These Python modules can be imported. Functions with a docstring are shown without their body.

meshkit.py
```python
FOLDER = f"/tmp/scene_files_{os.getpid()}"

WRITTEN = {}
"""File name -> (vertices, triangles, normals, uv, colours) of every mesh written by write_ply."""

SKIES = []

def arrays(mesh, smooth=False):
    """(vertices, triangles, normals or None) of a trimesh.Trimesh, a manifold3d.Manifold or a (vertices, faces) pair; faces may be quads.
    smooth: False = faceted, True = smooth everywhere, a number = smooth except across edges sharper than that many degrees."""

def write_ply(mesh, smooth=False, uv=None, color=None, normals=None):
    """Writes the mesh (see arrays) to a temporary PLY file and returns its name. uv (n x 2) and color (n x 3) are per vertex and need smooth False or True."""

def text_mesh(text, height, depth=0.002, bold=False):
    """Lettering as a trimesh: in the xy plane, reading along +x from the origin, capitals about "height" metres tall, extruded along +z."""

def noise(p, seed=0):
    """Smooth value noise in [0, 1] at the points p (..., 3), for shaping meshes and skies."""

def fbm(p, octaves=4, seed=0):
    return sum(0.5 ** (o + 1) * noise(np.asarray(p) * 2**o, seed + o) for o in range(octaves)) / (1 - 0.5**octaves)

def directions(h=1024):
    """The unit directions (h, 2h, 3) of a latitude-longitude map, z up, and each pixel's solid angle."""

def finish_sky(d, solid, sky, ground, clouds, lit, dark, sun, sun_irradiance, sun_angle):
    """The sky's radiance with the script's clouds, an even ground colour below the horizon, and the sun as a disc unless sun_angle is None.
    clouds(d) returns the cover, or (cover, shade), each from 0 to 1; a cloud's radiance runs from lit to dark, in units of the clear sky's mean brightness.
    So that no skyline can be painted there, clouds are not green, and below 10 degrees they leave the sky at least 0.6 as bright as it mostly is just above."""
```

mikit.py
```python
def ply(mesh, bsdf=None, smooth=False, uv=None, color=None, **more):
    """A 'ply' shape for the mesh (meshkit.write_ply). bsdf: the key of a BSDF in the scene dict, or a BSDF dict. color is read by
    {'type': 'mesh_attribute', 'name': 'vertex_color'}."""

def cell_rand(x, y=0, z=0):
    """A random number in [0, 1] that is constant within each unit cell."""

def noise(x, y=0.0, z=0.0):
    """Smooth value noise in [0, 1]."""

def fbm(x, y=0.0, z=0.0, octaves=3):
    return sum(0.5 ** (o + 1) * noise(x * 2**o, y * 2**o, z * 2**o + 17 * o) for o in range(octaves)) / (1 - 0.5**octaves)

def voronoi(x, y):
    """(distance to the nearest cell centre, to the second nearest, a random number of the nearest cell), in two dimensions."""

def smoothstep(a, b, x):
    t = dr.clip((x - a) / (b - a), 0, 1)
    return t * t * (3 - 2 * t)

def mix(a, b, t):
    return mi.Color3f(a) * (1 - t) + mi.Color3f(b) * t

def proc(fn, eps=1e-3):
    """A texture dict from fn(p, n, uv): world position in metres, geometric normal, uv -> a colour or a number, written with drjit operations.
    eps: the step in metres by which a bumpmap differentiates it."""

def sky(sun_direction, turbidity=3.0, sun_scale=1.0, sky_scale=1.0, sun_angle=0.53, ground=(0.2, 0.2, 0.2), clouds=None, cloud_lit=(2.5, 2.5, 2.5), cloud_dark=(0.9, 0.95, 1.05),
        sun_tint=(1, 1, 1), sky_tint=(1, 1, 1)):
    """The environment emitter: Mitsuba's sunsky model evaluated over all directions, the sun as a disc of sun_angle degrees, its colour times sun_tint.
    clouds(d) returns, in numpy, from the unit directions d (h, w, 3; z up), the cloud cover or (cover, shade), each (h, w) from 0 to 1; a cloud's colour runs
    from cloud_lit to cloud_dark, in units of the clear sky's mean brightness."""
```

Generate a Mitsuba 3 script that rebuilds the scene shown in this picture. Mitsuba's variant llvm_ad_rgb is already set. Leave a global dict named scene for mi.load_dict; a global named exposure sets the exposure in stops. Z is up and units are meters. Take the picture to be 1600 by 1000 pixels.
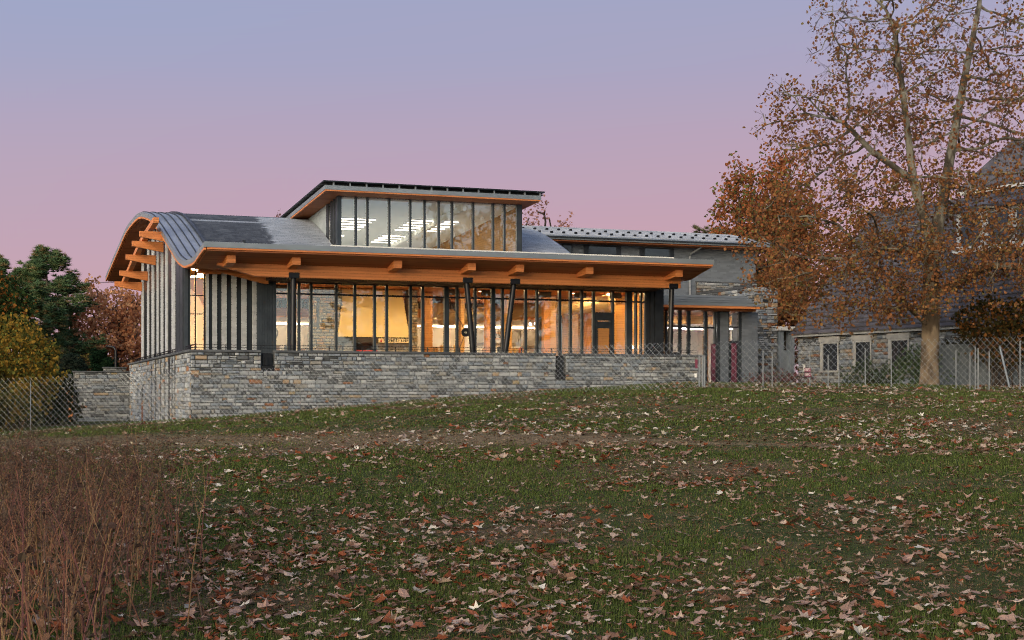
import math
import numpy as np
import trimesh
import drjit as dr
import mitsuba as mi
import mikit
import meshkit
from scipy.interpolate import PchipInterpolator
from scipy.spatial import cKDTree

scene, labels = {}, {}
T = mi.ScalarTransform4f

# ------------------------------------------------------------------ camera, sky, light, exposure
scene['camera'] = {'type': 'perspective', 'fov': 39.675, 'fov_axis': 'x', 'near_clip': 0.1, 'far_clip': 6000.0,
                   'principal_point_offset_y': -0.115,
                   'to_world': T().look_at(origin=[0, 0, 0], target=[0, 1, 0], up=[0, 0, 1])}


def dusk(d):
    """Twilight: a pink belt low in the east (the view), blue above it and all round the west."""
    e = np.degrees(np.arcsin(np.clip(d[..., 2], -1, 1)))
    az = np.arctan2(d[..., 0], d[..., 1])
    east = 0.5 + 0.5 * np.cos(az - 0.25)
    t = np.clip((e - 2.5 - 3.0 * np.sin(az)) / 16.0, 0, 1)
    pink = (1 - t * t * (3 - 2 * t)) * np.clip(east * 1.2, 0, 1)
    wisps = meshkit.fbm(np.stack([d[..., 0] * 2, d[..., 1] * 2, d[..., 2] * 18], -1), 3, 4) - 0.5
    west = np.clip(0.5 - 0.5 * np.cos(az - 0.25), 0, 1) ** 1.6
    return 1 - 0.85 * west, np.clip(pink + 0.16 * wisps, 0, 1)


scene['sky'] = mikit.sky([-0.42, -0.87, 0.27], turbidity=3, sun_scale=0.36, sky_scale=1.0, sun_angle=44, sun_tint=(0.79, 0.92, 1.38),
                         clouds=dusk, cloud_lit=(0.66, 0.76, 1.14), cloud_dark=(1.17, 0.72, 0.85), ground=(0.08, 0.075, 0.06))
exposure = 3.08

# ------------------------------------------------------------------ helpers
def num(key):
    if key not in scene and key not in labels and not any(k.startswith(key + '__') for k in PRE.get(key, ())):
        return key
    n = COUNT.get(key, 0)
    while True:
        n += 1
        k = f'{key}_{n:03d}'
        if k not in scene and k not in labels:
            COUNT[key] = n
            return k


PRE, COUNT = {}, {}


def say(key, label=None, cat=None, group=None, kind=None):
    d = {k: v for k, v in (('label', label), ('category', cat), ('group', group), ('kind', kind)) if v}
    if d:
        labels[key] = d
    return key


def thing(name, label, cat, group=None):
    return say(num(name), label, cat, group)


def add(name, mesh, bsdf, label=None, cat=None, group=None, kind=None, smooth=False, color=None, **more):
    key = num(name)
    scene[key] = mikit.ply(mesh.arr() if isinstance(mesh, MB) else mesh, bsdf, smooth=smooth, color=color, **more)
    say(key, label, cat, group, kind)
    return key


CA, SA = 0.9402099, 0.3405956          # the hall's front runs along (CA, SA); its depth along (-SA, CA)
OX, OY = -10.41588, 46.0


def W(p):
    p = np.asarray(p, float)
    return np.stack([OX + CA * p[..., 0] - SA * p[..., 1], OY + SA * p[..., 0] + CA * p[..., 1], p[..., 2]], -1)


BOXF = np.array([[0, 3, 2, 1], [4, 5, 6, 7], [0, 1, 5, 4], [1, 2, 6, 5], [2, 3, 7, 6], [3, 0, 4, 7]])


class MB:
    """Collects quads, boxes, tubes and prisms in a local frame; xf takes them to the world."""

    def __init__(self, xf=W):
        self.v, self.f, self.n, self.xf = [], [], 0, xf

    def raw(self, v, f):
        v, f = np.asarray(v, float), np.asarray(f, int)
        if f.shape[1] == 4:
            f = np.vstack([f[:, [0, 1, 2]], f[:, [0, 2, 3]]])
        self.v.append(self.xf(v) if self.xf else v)
        self.f.append(f + self.n)
        self.n += len(v)
        return self

    def box(self, a0, a1, b0, b1, c0, c1, bevel=0.0):
        if bevel:
            b = trimesh.creation.box([a1 - a0, b1 - b0, c1 - c0])
            h = np.array([a1 - a0, b1 - b0, c1 - c0]) / 2
            pts = []
            for k in range(3):
                s = h - bevel
                s[k] = h[k]
                pts += [np.array([i, j, l]) * s for i in (-1, 1) for j in (-1, 1) for l in (-1, 1)]
            m = trimesh.convex.convex_hull(np.array(pts))
            return self.raw(m.vertices + [(a0 + a1) / 2, (b0 + b1) / 2, (c0 + c1) / 2], m.faces)
        v = [[a0, b0, c0], [a1, b0, c0], [a1, b1, c0], [a0, b1, c0], [a0, b0, c1], [a1, b0, c1], [a1, b1, c1], [a0, b1, c1]]
        return self.raw(v, BOXF)

    def hexa(self, v8):
        return self.raw(v8, BOXF)

    def quad(self, a, b, c, d):
        return self.raw([a, b, c, d], [[0, 1, 2, 3]])

    def tube(self, pts, rad, sides=8):
        p = np.asarray(pts, float)
        r = np.broadcast_to(rad, (len(p),)).astype(float)
        t = np.gradient(p, axis=0)
        t /= np.linalg.norm(t, axis=1, keepdims=True) + 1e-12
        a = np.cross(t, np.where(np.abs(t[:, 2:]) < 0.9, [0, 0, 1.0], [1.0, 0, 0]))
        a /= np.linalg.norm(a, axis=1, keepdims=True) + 1e-12
        b = np.cross(t, a)
        g = np.arange(sides) * 2 * np.pi / sides
        v = p[:, None] + r[:, None, None] * (np.cos(g)[None, :, None] * a[:, None] + np.sin(g)[None, :, None] * b[:, None])
        i, j = np.meshgrid(np.arange(len(p) - 1), np.arange(sides), indexing='ij')
        q = np.stack([i * sides + j, i * sides + (j + 1) % sides, (i + 1) * sides + (j + 1) % sides, (i + 1) * sides + j], -1).reshape(-1, 4)
        v = np.vstack([v.reshape(-1, 3), p[:1], p[-1:]])
        f = np.vstack([q[:, [0, 1, 2]], q[:, [0, 2, 3]], [[len(p) * sides, (k + 1) % sides, k] for k in range(sides)],
                       [[len(p) * sides + 1, (len(p) - 1) * sides + k, (len(p) - 1) * sides + (k + 1) % sides] for k in range(sides)]])
        return self.raw(v, f)

    def slab(self, U, V, Zt, Zb):
        """A closed slab over a grid (i, j): arrays U, V, Zt, Zb."""
        ni, nj = U.shape
        top, bot = np.stack([U, V, Zt], -1).reshape(-1, 3), np.stack([U, V, Zb], -1).reshape(-1, 3)
        i, j = np.meshgrid(np.arange(ni - 1), np.arange(nj - 1), indexing='ij')
        q = np.stack([i * nj + j, (i + 1) * nj + j, (i + 1) * nj + j + 1, i * nj + j + 1], -1).reshape(-1, 4)
        n = ni * nj
        edge = [k * nj for k in range(ni)] + [(ni - 1) * nj + k for k in range(1, nj)] + [k * nj + nj - 1 for k in range(ni - 2, -1, -1)] + [k for k in range(nj - 2, 0, -1)]
        e = np.array(edge)
        e2 = np.roll(e, -1)
        side = np.stack([e, e + n, e2 + n, e2], -1)
        return self.raw(np.vstack([top, bot]), np.vstack([q, q[:, ::-1] + n, side]))

    def arr(self):
        return np.vstack(self.v), np.vstack(self.f)


def ground_h(x, y):
    x, y = np.asarray(x, float), np.asarray(y, float)
    H = np.interp(x, [-60, -25, -15.2, -10.4, -6.5, -2.2, 1.5, 6.2, 9, 14, 17, 30, 60], [-1.9, -1.45, -1.22, -0.86, -0.55, -0.16, 0.1, 0.30, 0.28, 0.21, 0.21, 0.3, 0.4])
    t = np.clip((y - 9) / 37.0, 0, 1)
    t = 0.75 * t + 0.25 * t * t * (3 - 2 * t)
    far = np.clip((y - 85) / 60, 0, 1)
    side = np.clip((np.abs(x) - 40) / 60, 0, 1)
    h = -1.6 + t * (H + 1.6)
    h = h + 0.10 * (meshkit.noise(np.stack([x * 0.16, y * 0.16, 0 * x], -1), 3) - 0.5) * np.clip(y / 20, 0, 1) + 0.035 * (meshkit.noise(np.stack([x * 0.9, y * 0.9, 0 * x], -1), 5) - 0.5)
    return h * (1 - np.maximum(far, side)) + (-1.5) * np.maximum(far, side)


def path_band(x, y):
    """How far a point lies inside the worn track across the lawn (0 to 1)."""
    c = np.interp(x, [-14, -8, -3, 3, 7, 12], [36, 31, 27.5, 24.5, 22.5, 20])
    w = np.interp(x, [-8, -1, 3, 6], [2.4, 2.2, 0.9, 0.2])
    return np.clip(1.3 - np.abs(y - c) / w, 0, 1)


# ------------------------------------------------------------------ materials
def rgb(*c):
    return {'type': 'rgb', 'value': list(map(float, c))}


def mat(key, color, rough=0.6, metal=0.0, spec=0.4, two=True, **k):
    b = {'type': 'principled', 'base_color': mikit.proc(color) if callable(color) else rgb(*color), 'roughness': rough, 'metallic': metal, 'specular': spec, **k}
    scene[key] = {'type': 'twosided', 'bsdf': b} if two else b


def bumped(key, fn, scale, eps=0.004):
    inner = scene[key]['bsdf']
    scene[key] = {'type': 'twosided', 'bsdf': {'type': 'bumpmap', 'scale': scale, 'arbitrary': mikit.proc(fn, eps), 'bsdf': inner}}


def uvz(p):
    x, y = p.x - OX, p.y - OY
    return CA * x + SA * y, -SA * x + CA * y, p.z


noise, fbm, mix, smoothstep, cell = mikit.noise, mikit.fbm, mikit.mix, mikit.smoothstep, mikit.cell_rand


def wood_fn(a, b):
    def fn(p, n, uv):
        u, v, z = uvz(p)
        g = fbm(u * 0.9 + v * 0.9, z * 26, v * 7 - u * 0.3, 4)
        k = cell(dr.floor(z / 0.045), dr.floor(u * 0.28 + v * 0.3))
        seam = smoothstep(0.0, 0.12, dr.abs(z / 0.095 - dr.floor(z / 0.095) - 0.5) - 0.36)
        return mix(a, b, dr.clip(0.85 * g + 0.45 * k - 0.15, 0, 1)) * (1 - 0.22 * seam)
    return fn


def grain_fn(a, b, s, lo=0.25, hi=0.75):
    def fn(p, n, uv):
        return mix(a, b, smoothstep(lo, hi, fbm(p.x * s, p.y * s, p.z * s, 4)))
    return fn


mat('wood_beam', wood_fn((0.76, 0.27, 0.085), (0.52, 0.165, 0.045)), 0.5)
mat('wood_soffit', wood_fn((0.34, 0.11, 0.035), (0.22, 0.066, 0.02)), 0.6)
mat('wood_inside', wood_fn((0.60, 0.34, 0.13), (0.48, 0.25, 0.08)), 0.5)
mat('wood_red', wood_fn((0.56, 0.25, 0.075), (0.45, 0.18, 0.05)), 0.5)
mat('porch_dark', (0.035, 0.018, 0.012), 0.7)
mat('fascia_metal', grain_fn((0.22, 0.245, 0.27), (0.27, 0.30, 0.325), 1.2), 0.42, 0.3)
mat('seam_metal', grain_fn((0.25, 0.275, 0.30), (0.40, 0.43, 0.46), 0.9), 0.33, 0.55)
mat('dark_metal', grain_fn((0.030, 0.034, 0.040), (0.045, 0.05, 0.058), 3.0), 0.4, 0.3)
mat('black_steel', (0.012, 0.012, 0.014), 0.38, 0.2)
mat('frame_metal', grain_fn((0.045, 0.052, 0.062), (0.062, 0.072, 0.082), 2.0), 0.38, 0.4)
mat('panel_black', (0.016, 0.018, 0.021), 0.28)
mat('siding', grain_fn((0.36, 0.40, 0.42), (0.42, 0.46, 0.48), 2.0), 0.55)
mat('coping', grain_fn((0.06, 0.064, 0.07), (0.12, 0.125, 0.13), 3.0), 0.6)
mat('white_paint', grain_fn((0.62, 0.61, 0.58), (0.72, 0.71, 0.68), 2.0), 0.6)
mat('grey_metal', grain_fn((0.25, 0.29, 0.33), (0.31, 0.35, 0.39), 2.0), 0.5, 0.2)
mat('screen_cloth', grain_fn((0.09, 0.105, 0.12), (0.13, 0.145, 0.16), 3.0), 0.9, spec=0.1)
mat('post_metal', (0.22, 0.235, 0.25), 0.5, 0.4)
mat('galvanised', (0.36, 0.38, 0.40), 0.42, 0.55)
mat('plaster', grain_fn((0.80, 0.60, 0.28), (0.86, 0.66, 0.33), 1.5), 0.8)
mat('old_trim', grain_fn((0.36, 0.35, 0.33), (0.46, 0.45, 0.42), 4.0), 0.8)
mat('wall_white', (0.74, 0.72, 0.68), 0.8)
mat('wall_warm', (0.72, 0.47, 0.2), 0.8)
mat('ceiling_pale', grain_fn((0.70, 0.73, 0.70), (0.76, 0.79, 0.76), 0.4), 0.85)
mat('floor_inside', (0.30, 0.22, 0.15), 0.5)
mat('duct', (0.50, 0.36, 0.2), 0.4, 0.35)
mat('dark_inside', (0.035, 0.032, 0.03), 0.6)
mat('grey_inside', (0.33, 0.31, 0.29), 0.8)
mat('maroon', grain_fn((0.12, 0.02, 0.042), (0.21, 0.05, 0.085), 2.5), 0.7)
mat('sign_cream', (0.80, 0.66, 0.42), 0.6)
mat('ink', (0.03, 0.025, 0.022), 0.6)
mat('red_paint', (0.50, 0.04, 0.05), 0.5)
mat('orange_paint', (0.70, 0.22, 0.05), 0.5)
mat('pumpkin', (0.6, 0.13, 0.03), 0.5)


def stone_fn(a, b):
    def fn(p, n, uv):
        s = fbm(p.x * 5, p.y * 5, p.z * 11, 4)
        fine = noise(p.x * 60, p.y * 60, p.z * 60)
        c = mix(a, b, smoothstep(0.3, 0.7, s))
        return c * (0.82 + 0.32 * fine)
    return fn


STONES = {'stone_grey': ((0.22, 0.232, 0.245), (0.36, 0.37, 0.375)), 'stone_blue': ((0.16, 0.185, 0.215), (0.27, 0.295, 0.325)), 'stone_pale': ((0.33, 0.34, 0.345), (0.47, 0.475, 0.47)),
          'stone_dark': ((0.07, 0.075, 0.08), (0.14, 0.145, 0.15)), 'stone_tan': ((0.42, 0.32, 0.22), (0.34, 0.22, 0.13)), 'stone_rust': ((0.34, 0.13, 0.05), (0.24, 0.15, 0.10)),
          'stone_ochre': ((0.36, 0.28, 0.17), (0.28, 0.21, 0.12)), 'stone_brown': ((0.24, 0.225, 0.20), (0.33, 0.31, 0.275))}
STONE_KEYS = list(STONES)
for k_, (a_, b_) in STONES.items():
    mat(k_, stone_fn(a_, b_), 0.85, spec=0.2)
    bumped(k_, lambda p, n, uv: fbm(p.x * 22, p.y * 22, p.z * 22, 3), 0.012)
mat('mortar', grain_fn((0.06, 0.06, 0.06), (0.12, 0.12, 0.115), 9.0), 0.95)


def rubble_fn(p, n, uv):
    s = fbm(p.x * 7, p.y * 7, p.z * 14, 3)
    r = cell(dr.floor(p.x * 3.1 + p.y * 2.3), dr.floor(p.z * 8.0))
    c = mix((0.19, 0.18, 0.165), (0.36, 0.35, 0.33), smoothstep(0.25, 0.75, 0.6 * s + 0.4 * r))
    return c * (0.75 + 0.45 * noise(p.x * 40, p.y * 40, p.z * 40))


mat('rubble', rubble_fn, 0.9, spec=0.2)


def shingle_wall_fn(p, n, uv):
    u, v, z = uvz(p)
    row = dr.floor(z / 0.085)
    col = dr.floor((u + v) / 0.34 + 0.5 * row)
    r = cell(row, col)
    return mix((0.115, 0.13, 0.15), (0.19, 0.21, 0.235), 0.15 + 0.6 * r + 0.25 * fbm(p.x * 6, p.y * 6, p.z * 12, 3))


def strip_fn(p, n, uv):
    u, v, z = uvz(p)
    return mix((0.31, 0.32, 0.325), (0.46, 0.47, 0.475), 0.5 * cell(dr.floor(z / 0.1), dr.floor(u * 1.3 + v)) + 0.5 * fbm(p.x * 8, p.y * 8, p.z * 9, 3))


mat('shingle_wall', shingle_wall_fn, 0.7)
mat('strip_shingle', strip_fn, 0.75)
mat('slate_edge', (0.10, 0.11, 0.12), 0.6)


def roof_fn(p, n, uv):
    """Dark slate-like shingles with frost lying over part of the slope."""
    u, v, z = uvz(p)
    rag = 0.25 * (cell(dr.floor(v / 0.21), dr.floor(u / 0.33)) - 0.5)
    frost = smoothstep(3.5, 3.75, u - 0.02 * v + rag) * (1 - 0.75 * smoothstep(10.3, 10.5, v + rag) * smoothstep(0.45, 0.55, noise(dr.floor(u / 1.6), dr.floor(v / 1.2))))
    frost = dr.maximum(frost, smoothstep(8.5, 8.6, v) * (1 - smoothstep(8.72, 8.85, v)))
    frost = frost * (0.72 + 0.28 * noise(u * 1.1, v * 2.2))
    r = cell(dr.floor(v / 0.21), dr.floor(u / 0.33 + 0.5 * dr.floor(v / 0.21)))
    dark = mix((0.035, 0.04, 0.05), (0.10, 0.11, 0.125), r * 0.5 + 0.5 * noise(u * 7, v * 9))
    pale = mix((0.26, 0.285, 0.32), (0.40, 0.43, 0.47), r * 0.55 + 0.45 * noise(u * 5, v * 12))
    gap = 1 - 0.5 * smoothstep(0.86, 0.96, v / 0.21 - dr.floor(v / 0.21))
    return mix(dark, pale, frost) * gap


mat('roof_shingle', roof_fn, 0.75, spec=0.2)
mat('wing_roof', grain_fn((0.24, 0.25, 0.265), (0.38, 0.39, 0.40), 1.4), 0.85, spec=0.15)


def slate_fn(p, n, uv):
    r = cell(dr.floor(p.z / 0.17), dr.floor(p.x * 2.3 - p.y * 1.2 + 0.5 * dr.floor(p.z / 0.17)))
    return mix((0.065, 0.060, 0.064), (0.155, 0.142, 0.15), 0.7 * r + 0.3 * fbm(p.x * 5, p.y * 5, p.z * 5, 3))


mat('old_slate', slate_fn, 0.8, spec=0.15)
scene['glass'] = {'type': 'thindielectric', 'int_ior': 1.95, 'ext_ior': 1.0}
scene['dark_glass'] = {'type': 'twosided', 'bsdf': {'type': 'principled', 'base_color': rgb(0.02, 0.022, 0.025), 'roughness': 0.06, 'specular': 0.9}}


def ground_fn(p, n, uv):
    a = fbm(p.x * 0.35, p.y * 0.35, 0, 4)
    b = fbm(p.x * 2.6, p.y * 2.6, 3, 3)
    d = noise(p.x * 30, p.y * 30, 0) * 0.6 + noise(p.x * 90, p.y * 90, 4) * 0.4
    green = mix((0.030, 0.042, 0.014), (0.062, 0.070, 0.028), b)
    soil = mix((0.075, 0.050, 0.030), (0.14, 0.10, 0.062), d)
    c = mix(green, soil, 0.8 * smoothstep(0.46, 0.64, 0.6 * a + 0.4 * b))
    cy = dr.select(p.x < -3, 27.5 - (p.x + 3) * 0.75, dr.select(p.x < 3, 27.5 - (p.x + 3) * 0.5, 24.5 - (p.x - 3) * 0.5))
    w = dr.clip(2.4 - 0.45 * dr.maximum(p.x + 1, 0), 0.25, 3)
    track = smoothstep(1.25, 0.45, dr.abs(p.y - cy) / w + (b - 0.5) * 1.4 + (a - 0.5) * 1.2)
    c = mix(c, mix((0.13, 0.092, 0.058), (0.25, 0.18, 0.115), d), track * 0.55)
    return c * (0.7 + 0.5 * d)


mat('lawn', ground_fn, 0.95, spec=0.1)
bumped('lawn', lambda p, n, uv: fbm(p.x * 9, p.y * 9, 0, 3), 0.05, 0.01)
mat('terrace_paving', (0.25, 0.25, 0.25), 0.8)
VC = {'type': 'mesh_attribute', 'name': 'vertex_color'}
scene['blade'] = {'type': 'twosided', 'bsdf': {'type': 'diffuse', 'reflectance': VC}}
scene['leafy'] = {'type': 'principledthin', 'base_color': VC, 'roughness': 0.7, 'diff_trans': 0.7, 'spec_trans': 0.0, 'eta': 1.3}
mat('stem_brown', grain_fn((0.11, 0.065, 0.04), (0.20, 0.12, 0.07), 6.0), 0.8)


def bark_fn(p, n, uv):
    up = smoothstep(2.2, 6.5, p.z)
    m = fbm(p.x * 4, p.y * 4, p.z * 1.6, 4)
    low = mix((0.095, 0.068, 0.045), (0.24, 0.18, 0.12), smoothstep(0.35, 0.65, m))
    high = mix((0.085, 0.072, 0.056), (0.24, 0.225, 0.18), smoothstep(0.42, 0.58, m))
    return mix(low, high, up)


mat('bark', bark_fn, 0.9, spec=0.15)
bumped('bark', lambda p, n, uv: fbm(p.x * 14, p.y * 14, p.z * 4, 3), 0.04)
mat('bark_dark', grain_fn((0.04, 0.03, 0.024), (0.085, 0.065, 0.05), 3.0), 0.9, spec=0.15)


LAMPS = 1.0        # all the lit lamps together, against the dusk outside


def glow(r, g, b, power):
    return {'type': 'area', 'radiance': {'type': 'rgb', 'value': [c * power * LAMPS for c in (r, g, b)]}}


mat('lamp_white', (0.8, 0.8, 0.8), 0.6, two=False)
WARM, WHITE = (1.0, 0.70, 0.31), (1.0, 0.86, 0.66)

# ------------------------------------------------------------------ ground
def grid_ground():
    xs = np.unique(np.concatenate([np.linspace(-2500, -120, 10), np.linspace(-120, -36, 22), np.linspace(-36, 36, 241), np.linspace(36, 120, 22), np.linspace(120, 2500, 10)]))
    ys = np.unique(np.concatenate([np.linspace(-1500, -20, 10), np.linspace(-20, 6, 14), np.linspace(6, 52, 231), np.linspace(52, 150, 40), np.linspace(150, 4500, 12)]))
    X, Y = np.meshgrid(xs, ys, indexing='ij')
    Z = ground_h(X, Y)
    i, j = np.meshgrid(np.arange(len(xs) - 1), np.arange(len(ys) - 1), indexing='ij')
    n = len(ys)
    q = np.stack([i * n + j, (i + 1) * n + j, (i + 1) * n + j + 1, i * n + j + 1], -1).reshape(-1, 4)
    return np.stack([X, Y, Z], -1).reshape(-1, 3), q


add('lawn_ground', grid_ground(), 'lawn', 'uneven autumn lawn rising towards the hall with a worn brown track across it', kind='structure', smooth=True)

# ------------------------------------------------------------------ stone walls
def stone_field(rng, a0, a1, c0, c1, hmin, hmax, lmin, lmax, holes=()):
    """Coursed rubble: (a0, a1, c0, c1) of each stone in a wall's own plane."""
    out, c = [], c0
    while c < c1 - 0.02:
        h = min(rng.uniform(hmin, hmax), c1 - c)
        if c1 - c - h < hmin * 0.6:
            h = c1 - c
        a = a0 - rng.uniform(0, lmin)
        while a < a1:
            l = lmin + (lmax - lmin) * rng.random() ** 1.9
            x0, x1 = max(a, a0), min(a + l, a1)
            if x1 - x0 > 0.06:
                n = 2 if (h > 0.13 and rng.random() < 0.35) else 1
                zc = c + h * rng.uniform(0.35, 0.65)
                for z0, z1 in ([(c, c + h)] if n == 1 else [(c, zc), (zc, c + h)]):
                    parts = [(x0, x1)]
                    for (ha0, ha1, hc0, hc1) in holes:
                        if z1 > hc0 and z0 < hc1:
                            parts = [s for (p0, p1) in parts for s in ((p0, min(p1, ha0)), (max(p0, ha1), p1)) if s[1] - s[0] > 0.05]
                    out += [(p0, p1, z0, z1) for p0, p1 in parts]
            a += l
        c += h
    return out


def stone_mesh(rng, s, place, g=0.011):
    """One chamfered stone; place(a, d, c) puts wall coordinates (along, outwards, up) into the world."""
    a0, a1, c0, c1 = s[0] + g, s[1] - g, s[2] + g, s[3] - g
    d = 0.03 + rng.random() ** 1.3 * 0.075
    j = lambda k: rng.uniform(-k, k)
    e = min(0.022, (a1 - a0) / 5, (c1 - c0) / 4)
    v = [[a0, -0.02, c0], [a1, -0.02, c0], [a1, -0.02, c1], [a0, -0.02, c1],
         [a0 + j(.006), d * .6, c0 + j(.006)], [a1 + j(.006), d * .6, c0 + j(.006)], [a1 + j(.006), d * .6, c1 + j(.006)], [a0 + j(.006), d * .6, c1 + j(.006)],
         [a0 + e, d + j(.008), c0 + e], [a1 - e, d + j(.008), c0 + e], [a1 - e, d + j(.008), c1 - e], [a0 + e, d + j(.008), c1 - e]]
    f = [[0, 1, 5, 4], [1, 2, 6, 5], [2, 3, 7, 6], [3, 0, 4, 7], [4, 5, 9, 8], [5, 6, 10, 9], [6, 7, 11, 10], [7, 4, 8, 11], [8, 9, 10, 11]]
    return place(np.array(v)), np.array(f)


def pick_stone(rng, warm=1.0):
    w = np.array([0.36, 0.24, 0.16, 0.12, 0.022 * warm, 0.014 * warm, 0.008 * warm, 0.08 * warm])
    return STONE_KEYS[rng.choice(8, p=w / w.sum())]


def build_stones(holder, rng, stones, place, most=300, see=lambda s: (s[1] - s[0]) * (s[3] - s[2]), warm=1.0, keys=None):
    order = sorted(stones, key=lambda s: -see(s))
    for s in order[:most]:
        v, f = stone_mesh(rng, s, place)
        m = MB(None).raw(v, f)
        add(holder + '__stone', m, keys[rng.integers(len(keys))] if keys else pick_stone(rng, warm))
    rest = {}
    for s in order[most:]:
        rest.setdefault(pick_stone(rng, warm), MB(None)).raw(*stone_mesh(rng, s, place))
    for i, (k, m) in enumerate(rest.items()):
        add(holder + '__small_stones', m, k, kind='stuff')


rng = np.random.default_rng(11)
tw = thing('stone_terrace_wall', 'long grey coursed stone retaining wall with dark coping in front of the glazed hall', 'wall')
NOTCH = [(2.28, 2.72, 0.76, 2.0), (12.72, 13.10, 0.58, 2.0)]
body = MB()
body.box(0.03, 2.28, 0, 0.35, -1.8, 1.35).box(2.28, 2.72, 0.16, 0.35, -1.8, 1.35).box(2.28, 2.72, 0.0, 0.16, -1.8, 0.76)
body.box(2.72, 12.72, 0, 0.35, -1.8, 1.35).box(12.72, 13.10, 0.16, 0.35, -1.8, 1.35).box(12.72, 13.1, 0, 0.16, -1.8, 0.58).box(13.10, 18.48, 0, 0.35, -1.8, 1.35)
add(tw + '__core', body, 'mortar')


def base_at(u):
    p = W([u, -0.1, 0])
    return float(ground_h(p[0], p[1]))


front = [s for s in stone_field(rng, 0.0, 18.5, -1.5, 1.35, 0.07, 0.155, 0.12, 0.44, NOTCH) if s[3] > base_at((s[0] + s[1]) / 2) - 0.1]
build_stones(tw, rng, front, lambda q: W(np.stack([q[:, 0], -q[:, 1], q[:, 2]], -1)), see=lambda s: (s[1] - s[0]) * (s[3] - max(s[2], base_at((s[0] + s[1]) / 2))))
cap = MB()
for a, b in ((-0.09, 2.27), (2.73, 12.71), (13.11, 18.55)):
    cap.box(a, b, -0.1, 0.42, 1.352, 1.43, 0.012)
add(tw + '__coping', cap, 'coping')
for a, b, z0 in ((2.29, 2.71, 0.70), (12.73, 13.09, 0.5)):
    br = MB().box(a, b, -0.03, 0.15, z0, z0 + 0.22, 0.01).box(a + 0.06, b - 0.06, 0.06, 0.15, z0 + 0.23, 1.34).box(a + 0.12, a + 0.2, -0.03, 0.06, z0 + 0.23, 1.2)
    add(tw + '__drain_box', br, 'black_steel')
rl = MB()
for z in (1.50, 1.59):
    rl.box(-0.04, 18.4, 0.20, 0.23, z, z + 0.018)
for u in np.arange(0.0, 18.4, 1.15):
    rl.box(u, u + 0.025, 0.195, 0.235, 1.43, 1.60)
add(tw + '__railing', rl, 'black_steel')

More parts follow.
